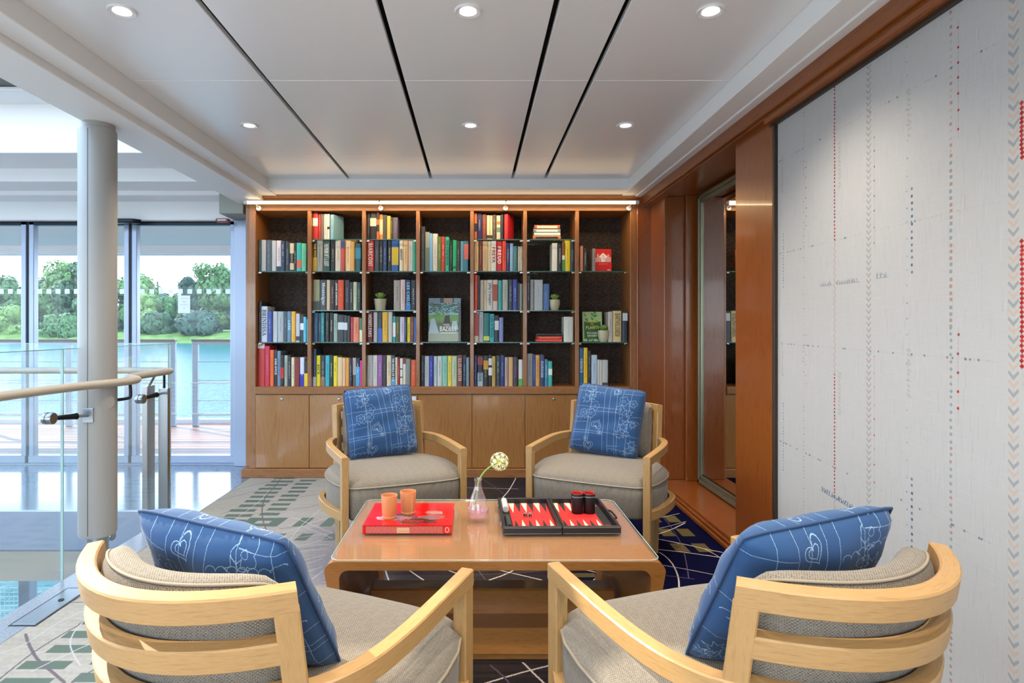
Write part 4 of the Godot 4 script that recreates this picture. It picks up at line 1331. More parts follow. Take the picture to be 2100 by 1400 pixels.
func bookcase() -> void:
	var t := thing("bookcase", "glossy brown built-in bookcase with seven bays, glass shelves and cupboard doors below", "bookcase", V(0, 0, 4.9))
	# local z = 0 is the front plane
	var xs := [-1.764, -1.333, -0.894, -0.459, -0.0235, 0.404, 0.823, 1.25]
	var f := func(x0: float, y0: float, z0: float, x1: float, y1: float, z1: float, m: Material, called: String, bev := 0.002) -> MeshInstance3D:
		return part(called, B.new().span(Vector3(x0, y0, z0), Vector3(x1, y1, z1), bev).done(), m, t)
	f.call(-1.815, 0.07, -0.36, -1.764, 2.262, 0.0, M.case_v, "side_stile")
	f.call(1.25, 0.07, -0.36, 1.30, 2.262, 0.0, M.case_v, "side_stile")
	f.call(-1.764, 2.141, -0.36, 1.25, 2.262, -0.001, M.case_h, "head_board")
	f.call(-1.858, 2.235, -0.36, 1.31, 2.262, 0.03, M.case_h, "cornice")
	f.call(-1.764, 0.667, -0.36, 1.25, 0.726, 0.012, M.case_h, "ledge_board", 0.004)
	f.call(-1.80, 0.07, -0.35, 1.30, 0.667, -0.022, M.case_v, "cupboard_carcass")
	f.call(-1.87, 0.0, -0.36, 1.50, 0.07, 0.03, M.case_h, "plinth", 0.004)
	f.call(-1.764, 0.726, -0.36, 1.25, 2.141, -0.335, M.cane, "woven_back_panel", 0.0)
	for i in range(1, 7):
		f.call(xs[i] - 0.015, 0.726, -0.335, xs[i] + 0.015, 2.141, -0.004, M.case_v, "divider")
	for i in 7:
		var a: float = xs[i] + (0.002 if i > 0 else -0.046)
		var bb: float = xs[i + 1] - (0.002 if i < 6 else -0.04)
		var dr: MeshInstance3D = f.call(a, 0.074, -0.022, bb, 0.663, -0.002, M.door_wood, "cupboard_door")
		if i in [0, 1, 5]:
			part("lock_knob", B.new().lathe([[0.011, 0.0], [0.011, 0.006], [0.008, 0.012], [0.0, 0.014]], 16, Vector3((a + bb) * 0.5 + 0.02, 0.628, -0.002), Basis(Vector3.RIGHT, PI / 2)).done(), M.chrome, dr)
		var tiers: Array = ["A", "C"] if i in [0, 3, 6] else ["T", "A", "B", "C"]
		for k: String in tiers:
			var x0: float = xs[i] + 0.016
			var x1: float = xs[i + 1] - 0.016
			var y: float = ROW_Y[k]
			var sh: MeshInstance3D = f.call(x0, y - 0.008, -0.325, x1, y, -0.03, M.shelf_glass, "glass_shelf", 0.0)
			part("front_edge", B.new().span(Vector3(x0, y - 0.0078, -0.0302), Vector3(x1, y - 0.0002, -0.0285)).done(), M.shelf_edge, sh)
			for xx: float in [x0, x1]:
				part("shelf_clip", B.new().lathe([[0.008, 0.0], [0.008, 0.02], [0.005, 0.024], [0.0, 0.025]], 10, Vector3(xx, y - 0.016, -0.0335), Basis(Vector3.BACK, -PI / 2 if xx == x0 else PI / 2)).done(), M.chrome, sh)
	part("socket_plate", B.new().box(Vector3(-0.49, 0.632, 0.0), Vector3(0.035, 0.035, 0.005), 0.001).done(), M.white_enamel, t)

func shelf_light() -> void:
	var t := thing("tube_light", "long glowing tube light on brackets above the bookcase", "light", V(-0.265, 2.19, 4.815))
	var xs := [-1.535, -0.49, 0.51, 1.535]
	for i in 3:
		part("glowing_tube", B.new().lathe([[0.0, xs[i] + 0.006], [0.0125, xs[i] + 0.006], [0.0125, xs[i + 1] - 0.006], [0.0, xs[i + 1] - 0.006]], 14, Vector3.ZERO, Basis(Vector3.BACK, -PI / 2)).done(), M.tube_glow, t)
		var l := AreaLight3D.new()
		l.name = "tube_glow_light"
		l.area_size = Vector2(xs[i + 1] - xs[i] - 0.03, 0.022)
		l.light_color = Color(1.0, 0.87, 0.68)
		l.light_energy = 0.4
		l.area_range = 8.0
		l.area_attenuation = 2.0
		l.shadow_enabled = true
		l.position = Vector3((xs[i] + xs[i + 1]) * 0.5, -0.016, -0.004)
		l.rotation_degrees = Vector3(-92, 0, 0)
		t.add_child(l, true)
	for x: float in [-1.545, 1.545]:
		part("end_cap", B.new().lathe([[0.0, -0.014], [0.016, -0.014], [0.016, 0.014], [0.0, 0.014]], 14, Vector3(x, 0, 0), Basis(Vector3.BACK, PI / 2)).done(), M.white_enamel, t)
	for x: float in [-1.47, -0.49, 0.51, 1.5]:
		part("bracket", B.new().tube([Vector3(x, 0.0, 0.0), Vector3(x, -0.02, -0.04), Vector3(x, -0.028, -0.076)], 0.006, 8).done(), M.white_enamel, t)
		part("wall_boss", B.new().lathe([[0.0, 0.0], [0.02, 0.0], [0.02, 0.012], [0.012, 0.016], [0.0, 0.016]], 16, Vector3(x, -0.03, -0.0845), Basis(Vector3.RIGHT, PI / 2)).done(), M.white_enamel, t)

# ------------------------------------------------------------------ things on the table
func table_things() -> void:
	var Y := 0.4408
	# big red book lying flat
	var bk := thing("book", "large glossy red picture book lying on the coffee table under two cups", "book", V(-0.2495, Y, 2.245), 0.0)
	var b := B.new()
	for y: float in [0.0012, 0.0298]:
		b.box(Vector3(0, y, -0.145), Vector3(0.33, 0.0024, 0.29), 0.0008)
	b.box(Vector3(0, 0.0155, -0.0013), Vector3(0.33, 0.031, 0.0026), 0.0008)
	part("cover", b.done(), cm("c01818", 0.12), bk)
	part("pages", B.new().box(Vector3(0, 0.0155, -0.146), Vector3(0.324, 0.026, 0.282)).done(), M.paper, bk)
	var im := Image.create(330, 290, false, Image.FORMAT_RGB8)
	im.fill(hexc("c01614"))
	var r := RandomNumberGenerator.new()
	r.seed = 91
	for e: Array in [[110, 190, 70, "4a4650"], [120, 200, 45, "8a7c84"], [70, 200, 30, "c8bcbc"], [245, 190, 46, "6c6a68"], [250, 130, 26, "9a8684"], [200, 245, 60, "2c3030"], [165, 130, 34, "b03038"]]:
		for i in 60:
			var a := r.randf() * TAU
			var q := sqrt(r.randf()) * float(e[2])
			im.fill_rect(Rect2i(int(float(e[0]) + cos(a) * q) - 8, int(float(e[1]) + sin(a) * q * 0.6) - 5, 10 + r.randi() % 20, 6 + r.randi() % 10), hexc(e[3]).lerp(hexc("c01614"), r.randf() * 0.4))
	var pm := mat(Color.WHITE, 0.08)
	pm.albedo_texture = ImageTexture.create_from_image(im)
	var q := B.new()
	q.st.set_smooth_group(-1)
	q.quad(Vector3(-0.164, 0.0313, -0.001), Vector3(0.164, 0.0313, -0.001), Vector3(0.164, 0.0313, -0.289), Vector3(-0.164, 0.0313, -0.289), Vector3.UP, Vector2(0, 1), Vector2(1, 1), Vector2(1, 0), Vector2(0, 0))
	part("printed_cover", q.done(), pm, bk)
	# zigzag cloth pattern, plain label and emblem on the spine
	var zz := Image.create(256, 32, false, Image.FORMAT_RGB8)
	zz.fill(hexc("a83030"))
	for i in 64:
		for j in 8:
			if (i + j) % 2 == 0:
				zz.fill_rect(Rect2i(i * 4 + r.randi() % 2, j * 4, 3, 2), hexc("dcb090"))
	var zm := mat(Color.WHITE, 0.5)
	zm.albedo_texture = ImageTexture.create_from_image(zz)
	q = B.new()
	q.st.set_smooth_group(-1)
	q.quad(Vector3(-0.152, 0.002, 0.0003), Vector3(0.13, 0.002, 0.0003), Vector3(0.13, 0.028, 0.0003), Vector3(-0.152, 0.028, 0.0003), Vector3.BACK, Vector2(0, 1), Vector2(1, 1), Vector2(1, 0), Vector2(0, 0))
	part("patterned_spine", q.done(), zm, bk)
	part("spine_label", B.new().box(Vector3(-0.015, 0.0135, 0.0006), Vector3(0.046, 0.02, 0.0008)).done(), cm("c89c78"), bk)
	var ml := part("lettering", lettering_marks(2), cm("6c4434"), bk)
	ml.transform = Transform3D(Basis.from_scale(Vector3(0.036, 0.0035, 0.001)), Vector3(-0.015, 0.011, 0.0009))
	for s: float in [-1.0, 1.0]:
		var path := []
		for i in 12:
			var a := PI * i / 11.0
			path.append(Vector3(0.147 + s * 0.0065 * sin(a) * (1.0 if s > 0 else 1.0), 0.0155 + 0.009 * cos(a) * s, 0.0006))
		part("emblem", B.new().tube(path, 0.0011, 5).done(), cm("e8b8a0"), bk)
	# leather cups
	for e: Array in [[-0.328, 2.335, "plain tan leather dice cup standing on the red book, left one"], [-0.262, 2.39, "tan leather dice cup with a laced seam, right one on red book"]]:
		var c := thing("leather_cup", e[2], "cup", V(e[0], Y + 0.0316, e[1]), 0.0, "tan leather cups on the red book")
		part("cup_wall", B.new().lathe([[0.0, 0.0], [0.0255, 0.0], [0.0262, 0.001], [0.0315, 0.087], [0.0312, 0.0885], [0.0292, 0.0885], [0.0288, 0.087], [0.024, 0.004], [0.0, 0.004]], 28).done(), M.tan_leather, c)
		var ring := []
		for i in 28:
			ring.append(Vector3(cos(TAU * i / 28) * 0.0268, 0.008, sin(TAU * i / 28) * 0.0268))
		part("stitching", B.new().tube(ring, 0.0008, 5, true).done(), M.tan_thread, c)
		if float(e[0]) > -0.3:
			for s: float in [-1.0, 1.0]:
				var p := []
				for i in 8:
					var y := lerpf(0.008, 0.078, i / 7.0)
					var rr := lerpf(0.0266, 0.0311, y / 0.088)
					var a := 0.95 + s * 0.085
					p.append(Vector3(cos(a) * rr, y, sin(a) * rr))
				part("stitching", B.new().tube(p, 0.0009, 5).done(), M.tan_thread, c)
	# vase with flower
	var vz := thing("bud_vase", "pink tinted teardrop glass bud vase half full of water on the table", "vase", V(0.012, Y, 2.41))
	var gm := mat(Color(0.95, 0.82, 0.88, 0.035), 0.02)
	gm.transparency = BaseMaterial3D.TRANSPARENCY_ALPHA
	var outer := [[0.0, 0.0], [0.018, 0.0005], [0.034, 0.009], [0.0425, 0.028], [0.041, 0.05], [0.033, 0.078], [0.022, 0.108], [0.0145, 0.132], [0.0128, 0.148], [0.0165, 0.164]]
	var inner := [[0.0150, 0.1645], [0.0113, 0.148], [0.0128, 0.132], [0.0203, 0.108], [0.0313, 0.078], [0.0393, 0.05], [0.0407, 0.03], [0.033, 0.013], [0.017, 0.006], [0.0, 0.0055]]
	part("glass_body", B.new().lathe(outer, 36).done(), gm, vz)
	part("glass_lining", B.new().lathe(inner, 36).done(), gm, vz)
	var wm := mat(Color(0.86, 0.5, 0.66, 0.22), 0.02)
	wm.transparency = BaseMaterial3D.TRANSPARENCY_ALPHA
	part("water", B.new().lathe([[0.0, 0.0065], [0.0165, 0.007], [0.0325, 0.0135], [0.04, 0.03], [0.0398, 0.042], [0.0, 0.042]], 36).done(), wm, vz)
	var fl := thing("allium_flower", "single pale green and white globe flower standing in the bud vase", "flower", V(0.012, Y + 0.02, 2.41))
	var stem := arc_path([Vector3(-0.02, 0.005, 0.005), Vector3(-0.006, 0.07, 0.0), Vector3(0.004, 0.135, 0.0), Vector3(0.03, 0.175, 0.0), Vector3(0.06, 0.197, 0.0), Vector3(0.08, 0.207, 0.0)], 5)
	part("stem", B.new().tube(stem, 0.0035, 8, false, 0.003).done(), cm("7a9a44"), fl)
	var hc := Vector3(0.085, 0.211, 0.0)
	part("flower_heart", B.new().lathe([[0.0, -0.012], [0.009, -0.008], [0.012, 0.0], [0.009, 0.008], [0.0, 0.012]], 12, hc).done(), cm("b8b83c"), fl)
	var petal := mat(Color(0.85, 0.87, 0.68), 0.6)
	petal.backlight_enabled = true
	petal.backlight = Color(0.3, 0.3, 0.2)
	for k in 38:
		var y := 1.0 - 2.0 * (k + 0.5) / 38.0
		var a := k * 2.39996
		var n := Vector3(sqrt(1 - y * y) * cos(a), y, sqrt(1 - y * y) * sin(a))
		var o := hc + n * 0.034
		var bb := B.new()
		bb.tube([hc + n * 0.01, o], 0.0008, 4)
		var u := n.cross(Vector3(0.3, 1, 0.2)).normalized()
		var v := n.cross(u)
		bb.st.set_smooth_group(-1)
		for i in 6:
			var t0 := TAU * i / 6.0
			var e0 := u * cos(t0) + v * sin(t0)
			var e1 := u * cos(t0 + 0.5) + v * sin(t0 + 0.5)
			var e2 := u * cos(t0 - 0.5) + v * sin(t0 - 0.5)
			bb.quad(o, o + e1 * 0.005 + n * 0.001, o + e0 * 0.0115 + n * 0.002, o + e2 * 0.005 + n * 0.001, n)
		part("floret", bb.done(), petal, fl)
	backgammon(Y)

func backgammon(Y: float) -> void:
	var t := thing("backgammon_case", "open black leather backgammon case with red field lying on the table", "board game", V(0.318, Y, 2.43), deg_to_rad(1.0))
	var W := 0.435
	var D := 0.385
	var H := 0.030
	for s: float in [-1.0, 1.0]:
		var cx := s * W * 0.25
		var hw := W * 0.25 - 0.0008
		part("tray", B.new().box(Vector3(cx, 0.004, 0), Vector3(hw * 2, 0.008, D), 0.002).done(), M.black_leather, t)
		var rim := B.new()
		for e: Array in [[cx, -D / 2 + 0.006, hw * 2, 0.012], [cx, D / 2 - 0.006, hw * 2, 0.012], [cx - hw + 0.005, 0.0, 0.01, D - 0.02], [cx + hw - 0.005, 0.0, 0.01, D - 0.02]]:
			rim.box(Vector3(e[0], 0.004 + (H - 0.004) * 0.5, e[1]), Vector3(e[2], H - 0.004, e[3]), 0.0015)
		part("rim", rim.done(), M.black_leather, t)
		for e: Array in [[0.0035, 0.0], [H - 0.0045, 0.0]]:
			part("stitching", B.new().box(Vector3(cx, e[0], D / 2 + 0.0002), Vector3(hw * 2 - 0.006, 0.0008, 0.0008)).done(), M.cream_thread, t)
		# field
		var x0 := cx - hw + 0.012 + (0.03 if s < 0 else 0.0)
		var x1 := cx + hw - 0.012 - (0.036 if s > 0 else 0.0)
		part("red_field", B.new().span(Vector3(x0, 0.008, -D / 2 + 0.013), Vector3(x1, 0.0092, D / 2 - 0.013)).done(), M.red_felt, t)
		var step := (x1 - x0) / 6.0
		for k in 6:
			for z: float in [-1.0, 1.0]:
				var tri := B.new()
				tri.st.set_smooth_group(-1)
				var base := z * (D / 2 - 0.0135)
				var px := x0 + step * (k + 0.5)
				tri.tri(Vector3(px - step * 0.46, 0.0095, base), Vector3(px + step * 0.46, 0.0095, base), Vector3(px, 0.0095, base - z * 0.135), Vector3.UP)
				var light := (k % 2 == 0) == (z < 0)
				part("point", tri.done(), M.cream_felt if light else M.black_felt, t)
	for z: float in [-0.145, 0.135]:
		part("red_square", B.new().box(Vector3(W * 0.5 - 0.032, 0.0088, z), Vector3(0.02, 0.0012, 0.042)).done(), M.red_felt, t)
	for z: float in [-0.1, 0.1]:
		part("hinge", B.new().tube([Vector3(0, H - 0.003, z - 0.02), Vector3(0, H - 0.003, z + 0.02)], 0.003, 8).done(), M.dark_steel, t)
	part("carry_handle", B.new().tube(arc_path([Vector3(W / 2 + 0.001, 0.016, -0.06), Vector3(W / 2 + 0.018, 0.014, -0.045), Vector3(W / 2 + 0.022, 0.012, 0.0), Vector3(W / 2 + 0.018, 0.014, 0.045), Vector3(W / 2 + 0.001, 0.016, 0.06)], 5), 0.004, 8).done(), M.black_leather, t)
	for z: float in [-0.11, 0.11]:
		part("clasp", B.new().box(Vector3(-W / 2 - 0.003, 0.016, z), Vector3(0.005, 0.014, 0.022), 0.001).done(), M.steel, t)
	# checkers packed on edge in the left tray
	var disc := B.new().lathe([[0.0, 0.0], [0.0125, 0.0], [0.0132, 0.0012], [0.0132, 0.0068], [0.0125, 0.008], [0.0, 0.008]], 20, Vector3.ZERO, Basis(Vector3.RIGHT, -PI / 2)).done()
	var pale := mat(Color(0.72, 0.71, 0.69), 0.3)
	var dark := mat(Color(0.12, 0.13, 0.13), 0.25)
	for k in 30:
		var light := k < 15
		var z := -D / 2 + 0.02 + (k % 15) * 0.0083 + 0.004 if light else D / 2 - 0.0145 - (k % 15) * 0.0083
		var o := MeshInstance3D.new()
		o.name = numbered("backgammon_checker")
		o.mesh = disc
		o.material_override = pale if light else dark
		add_child(o)
		o.transform = t.transform * Transform3D(Basis.IDENTITY, Vector3(-W / 2 + 0.026, 0.0214, z))
		o.set_meta("label", "pale marbled checker packed on edge at the back of the backgammon tray" if light else "dark checker packed on edge at the front of the backgammon tray")
		o.set_meta("category", "game piece")
		o.set_meta("group", "pale checkers" if light else "dark checkers")
	# oval dice shakers
	for k in 2:
		var c := thing("dice_shaker", "%s black oval dice shaker with red lining on the backgammon board" % ["left", "right"][k], "cup", Vector3.ZERO, 0.0, "black dice shakers")
		c.transform = t.transform * Transform3D(Basis.IDENTITY, Vector3(0.098 + k * 0.0485, 0.0097, -0.045))
		var oval := func(rx: float, rz: float, y: float) -> Array:
			var o := []
			for i in 28:
				var a := TAU * i / 28
				o.append(Vector3(signf(cos(a)) * pow(absf(cos(a)), 0.7) * rx, y, signf(sin(a)) * pow(absf(sin(a)), 0.7) * rz))
			return o
		part("shaker_wall", B.new().loft([oval.call(0.0215, 0.026, 0.0), oval.call(0.0225, 0.027, 0.002), oval.call(0.0235, 0.028, 0.076), oval.call(0.0232, 0.0275, 0.079)], 1, true, false).done(), M.black_leather, c)
		part("grey_band", B.new().loft([oval.call(0.0239, 0.0284, 0.066), oval.call(0.0239, 0.0284, 0.070)], 1, false, false).done(), cm("77787c"), c)
		part("red_rim", B.new().loft([oval.call(0.0232, 0.0275, 0.079), oval.call(0.0215, 0.026, 0.081), oval.call(0.018, 0.0225, 0.079)], 2, false, false).done(), M.red_lining, c)
		part("red_lining", B.new().loft([oval.call(0.018, 0.0225, 0.012), oval.call(0.018, 0.0225, 0.079)], 1, true, false).done(), M.red_lining, c)
	for k in 2:
		var o := thing("die", "%s black die with white pips on the red field" % ["left", "right"][k], "die", Vector3.ZERO, 0.0, "two black dice")
		o.transform = t.transform * Transform3D(Basis(Vector3.UP, 0.5 - k * 0.9), Vector3(-0.118 + k * 0.019, 0.0163, 0.005))
		part("cube_body", B.new().box(Vector3.ZERO, Vector3(0.0125, 0.0125, 0.0125), 0.0015).done(), cm("1c1a1a", 0.2), o)
		for p: Array in [[Vector3.UP, 5], [Vector3.BACK, 4], [Vector3.RIGHT, 3], [Vector3.LEFT, 2]]:
			var n: Vector3 = p[0]
			var u := Vector3.UP if absf(n.y) < 0.5 else Vector3.RIGHT
			var v := n.cross(u)
			var spots := [Vector2(-1, -1), Vector2(1, 1), Vector2(1, -1), Vector2(-1, 1), Vector2.ZERO]
			for i in int(p[1]):
				var s2: Vector2 = spots[i]
				part("pip", B.new().lathe([[0.0, 0.0003], [0.0013, 0.0002], [0.0013, 0.0]], 8, n * 0.00625 + (u * s2.x + v * s2.y) * 0.0034, Basis(u.cross(n), n, u) if true else Basis.IDENTITY).done(), cm("ecebe6"), o)

# ------------------------------------------------------------------ the room
func room() -> void:
	var wp: Material = M.white_paint
	# floors
	var fl := struct("floor")
	var cp := B.new()
	cp.st.set_smooth_group(-1)
	cp.quad(V(-1.8, 0, 0.40), V(1.38, 0, 0.40), V(1.38, 0, 4.99), V(-1.8, 0, 4.99), Vector3.UP, Vector2(0, 1), Vector2(1, 1), Vector2(1, 0), Vector2(0, 0))
	part("carpet", cp.done(), M.carpet, fl)
	part("sub_floor", B.new().span(V(-1.8, -0.25, -3.2), V(1.9, -0.004, 5.4)).done(), M.stone, fl)
	part("rear_floor", B.new().span(V(-7.0, -0.25, -3.2), V(1.4, -0.002, 0.40)).done(), cm("b9b1a6", 0.8), fl)
	part("stone_border", B.new().span(V(-1.96, -0.25, 0.4), V(-1.8, 0.001, 3.98), 0.002).done(), M.stone, fl)
	part("gallery_floor", B.new().span(V(-7.0, -0.26, 3.98), V(-1.8, 0.0, 5.42), 0.003).done(), M.tile, fl)
	part("gallery_edge_strip", B.new().span(V(-7.0, -0.24, 3.95), V(-1.96, 0.012, 3.985), 0.003).done(), M.aluminium, fl)
	part("hatch_frame", B.new().span(V(-1.878, 0.0, 2.45), V(-1.767, 0.003, 2.81), 0.001).done(), M.dark_steel, fl)
	part("floor_hatch", B.new().span(V(-1.87, 0.001, 2.46), V(-1.775, 0.004, 2.80), 0.001).done(), M.steel, fl)
	part("hatch_ring", B.new().lathe([[0.012, 0.0], [0.012, 0.002], [0.008, 0.002]], 16, V(-1.82, 0.004, 2.68)).done(), M.dark_steel, fl)
	# lower deck seen through the well
	var lo := struct("floor_lower_deck")
	part("lower_floor", B.new().span(V(-7.0, -3.0, -1.2), V(-1.7, -2.75, 5.4)).done(), cm("8c8478", 0.5), lo)
	part("lower_wall", B.new().span(V(-1.96, -2.75, -1.2), V(-1.8, -0.25, 5.4)).done(), wp, lo)
	part("lower_wall", B.new().span(V(-7.0, -2.75, -1.4), V(-1.8, -0.25, -1.2)).done(), wp, lo)
	part("lower_header", B.new().span(V(-7.0, -1.0, 5.3), V(-1.9, -0.26, 5.45)).done(), cm("cfc4b4", 0.6), lo)
	part("lower_sill", B.new().span(V(-7.0, -2.75, 5.3), V(-1.9, -2.4, 5.45)).done(), wp, lo)
	for x: float in [-2.2, -3.0, -3.94, -4.85, -5.76, -6.66]:
		part("lower_mullion", B.new().span(V(x - 0.05, -2.4, 5.32), V(x + 0.05, -1.0, 5.42), 0.006).done(), M.aluminium, lo)
	# ceiling
	var ce := struct("ceiling")
	part("ceiling_slab", B.new().span(V(-1.95, 2.40, -3.2), V(1.9, 2.55, 5.45)).done(), M.groove_black, ce)
	var gx := [-1.585, -0.964, -0.336, 0.287, 0.536, 1.178]
	var gd := [-3.2, -2.147, -0.907, 0.333, 1.573, 2.813, 4.052, 4.675]
	for i in 5:
		for k in 7:
			var g := 0.011
			part("ceiling_panel", B.new().span(V(gx[i] + (g if i > 0 else 0.0), 2.341, gd[k] + 0.002), V(gx[i + 1] - (g if i < 4 else 0.0), 2.365, gd[k + 1] - 0.002), 0.002).done(), M.panel_paint, ce)
	part("left_soffit", B.new().span(V(-1.70, 2.255, -3.2), V(-1.585, 2.42, 5.3), 0.003).done(), wp, ce)
	part("beam", B.new().span(V(-1.945, 2.222, -3.2), V(-1.70, 2.9, 5.3), 0.004).done(), wp, ce)
	part("right_soffit", B.new().span(V(1.178, 2.255, -3.2), V(1.284, 2.42, 4.92), 0.003).done(), wp, ce)
	part("right_edge_soffit", B.new().span(V(1.284, 2.247, -3.2), V(1.40, 2.42, 4.92), 0.003).done(), wp, ce)
	part("back_soffit", B.new().span(V(-1.70, 2.264, 4.675), V(1.9, 2.42, 5.3), 0.003).done(), wp, ce)
	# stepped ceiling over the well
	part("ceiling_step", B.new().span(V(-7.0, 2.298, 5.05), V(-1.9, 2.95, 5.3), 0.003).done(), wp, ce)
	part("ceiling_step", B.new().span(V(-7.0, 2.335, 4.73), V(-1.9, 2.95, 5.06), 0.003).done(), wp, ce)
	part("ceiling_step", B.new().span(V(-7.0, 2.437, 4.31), V(-1.9, 2.95, 4.74), 0.003).done(), wp, ce)
	part("ceiling_ledge", B.new().span(V(-7.0, 2.78, 4.05), V(-1.9, 2.95, 4.32), 0.003).done(), wp, ce)
	part("ceiling_ledge", B.new().span(V(-7.0, 2.80, 3.9), V(-1.9, 2.83, 4.06), 0.003).done(), M.dark_steel, ce)
	part("upper_ceiling", B.new().span(V(-7.0, 2.95, 3.85), V(-1.75, 3.05, 5.45)).done(), wp, ce)
	part("upper_ceiling", B.new().span(V(-7.0, 2.95, -3.2), V(-1.75, 3.05, 0.6)).done(), wp, ce)
	part("upper_ceiling", B.new().span(V(-2.2, 2.95, 0.6), V(-1.75, 3.05, 3.85)).done(), wp, ce)
	part("upper_ceiling", B.new().span(V(-7.0, 2.95, 0.6), V(-6.4, 3.05, 3.85)).done(), wp, ce)
	part("skylight_pane", B.new().span(V(-6.4, 2.99, 0.6), V(-2.2, 3.0, 3.85)).done(), M.window_glass, ce)
	# walls
	struct_mesh("wall_back", B.new().span(V(-1.86, -0.25, 5.27), V(1.95, 2.42, 5.45)).done(), wp)
	struct_mesh("wall_right", B.new().span(V(1.42, -0.25, -3.2), V(1.9, 2.42, 2.82)).done(), wp)
	struct_mesh("wall_recess", B.new().span(V(1.68, -0.25, 2.82), V(1.95, 2.42, 5.4)).done(), wp)
	var wr := struct("wall_rear")
	part("rear_sill", B.new().span(V(-7.1, -0.25, -3.2), V(1.95, 0.35, -3.35)).done(), wp, wr)
	part("rear_header", B.new().span(V(-7.1, 2.15, -3.2), V(1.95, 3.05, -3.35)).done(), wp, wr)
	for x: float in [-7.0, -5.4, -3.8, -2.2, -0.6, 1.0, 1.85]:
		part("rear_mullion", B.new().span(V(x - 0.06, 0.35, -3.2), V(x + 0.06, 2.15, -3.35)).done(), M.aluminium, wr)
	var wl := struct("wall_left")
	part("left_sill", B.new().span(V(-7.15, -3.0, -3.3), V(-7.0, 0.15, 5.45)).done(), wp, wl)
	part("left_header", B.new().span(V(-7.15, 2.2, -3.3), V(-7.0, 3.05, 5.45)).done(), wp, wl)
	for d: float in [-3.2, -1.5, 0.2, 1.9, 3.6, 5.35]:
		part("left_mullion", B.new().span(V(-7.15, 0.15, d - 0.06), V(-7.0, 2.2, d + 0.06)).done(), M.aluminium, wl)
	windows()
	right_side()

func windows() -> void:
	struct_mesh("wall_window_header", B.new().span(V(-7.0, 2.137, 5.3), V(-2.09, 2.5, 5.46), 0.004).done(), M.white_paint)
	struct_mesh("trim_1", B.new().span(V(-2.10, 2.137, 5.0), V(-1.9, 2.31, 5.46), 0.004).done(), cm("86877c", 0.5))
	struct_mesh("trim_2", B.new().span(V(-2.09, 0.0, 5.28), V(-1.82, 2.137, 5.46), 0.004).done(), M.aluminium)
	struct_mesh("trim_3", B.new().span(V(-1.87, 0.0, 4.97), V(-1.81, 2.24, 5.28), 0.003).done(), M.case_v)
	var xs := [-2.10, -3.037, -3.944, -4.85, -5.76, -6.66, -7.0]
	for i in 6:
		var t := struct("window_%d" % (i + 1))
		var x1: float = xs[i] - 0.012
		var x0: float = xs[i + 1] + 0.012
		var fw := 0.045
		part("frame_stile", B.new().span(V(x0, 0.012, 5.37), V(x0 + fw, 2.137, 5.43), 0.004).done(), M.aluminium, t)
		part("frame_stile", B.new().span(V(x1 - fw, 0.012, 5.37), V(x1, 2.137, 5.43), 0.004).done(), M.aluminium, t)
		part("bottom_rail", B.new().span(V(x0, 0.01, 5.36), V(x1, 0.075, 5.44), 0.004).done(), M.aluminium, t)
		part("top_rail", B.new().span(V(x0, 2.105, 5.37), V(x1, 2.137, 5.43), 0.004).done(), M.dark_steel, t)
		part("jamb_gasket", B.new().span(V(x1, 0.012, 5.38), V(x1 + 0.02, 2.137, 5.42)).done(), M.dark_steel, t)
		part("pane", B.new().span(V(x0 + fw, 0.07, 5.396), V(x1 - fw, 2.11, 5.404)).done(), M.window_glass, t)
		if i < 3:
			var fm := mat(Color(0.86, 0.9, 0.94), 0.8)
			var n := 10
			for k in n:
				var x := lerpf(x1 - fw - 0.03, x0 + fw + 0.035, k / float(n - 1))
				part("frosted_square", B.new().box(V(x, 1.522, 5.395), Vector3(0.042, 0.042, 0.001)).done(), fm, t)
		if i == 1:
			part("threshold", B.new().span(V(-7.0, 0.0, 5.33), V(-2.1, 0.012, 5.44), 0.002).done(), M.aluminium, t)
	var no := thing("paper_notice", "white printed paper notice stuck on the right window pane", "notice", V(-2.573, 1.33, 5.392))
	part("sheet", B.new().box(Vector3(0, 0.078, 0), Vector3(0.108, 0.156, 0.0012)).done(), mat(Color(0.85, 0.87, 0.9), 0.8), no)
	for k in 4:
		var o := part("lettering", lettering_marks(k), cm("8c96a4"), no)
		o.transform = Transform3D(Basis.from_scale(Vector3([0.07, 0.03, 0.075, 0.012][k], 0.008, 0.0006)), Vector3(0, [0.13, 0.1, 0.075, 0.045][k], 0.0008))
	var se := thing("door_sensor", "dark flat door sensor hood above the middle window", "sensor", V(-3.08, 2.1, 5.26))
	part("hood", B.new().slab(PackedVector2Array([Vector2(-0.18, 0.05), Vector2(0.15, 0.05), Vector2(0.2, 0.0), Vector2(0.15, -0.04), Vector2(-0.18, -0.04)]), 0.0, 0.035, 0.006).done(), M.dark_steel, se)
	var ex := thing("exit_sign_lamp", "small red edged sign lamp at the window's upper right corner", "sign", V(-2.15, 2.095, 5.2))
	part("housing", B.new().box(Vector3(0, 0.02, 0), Vector3(0.11, 0.03, 0.05), 0.006).done(), cm("8c3a38"), ex)
	part("face", B.new().box(Vector3(0, 0.02, 0.0255), Vector3(0.07, 0.012, 0.002)).done(), cm("d8c8c8"), ex)

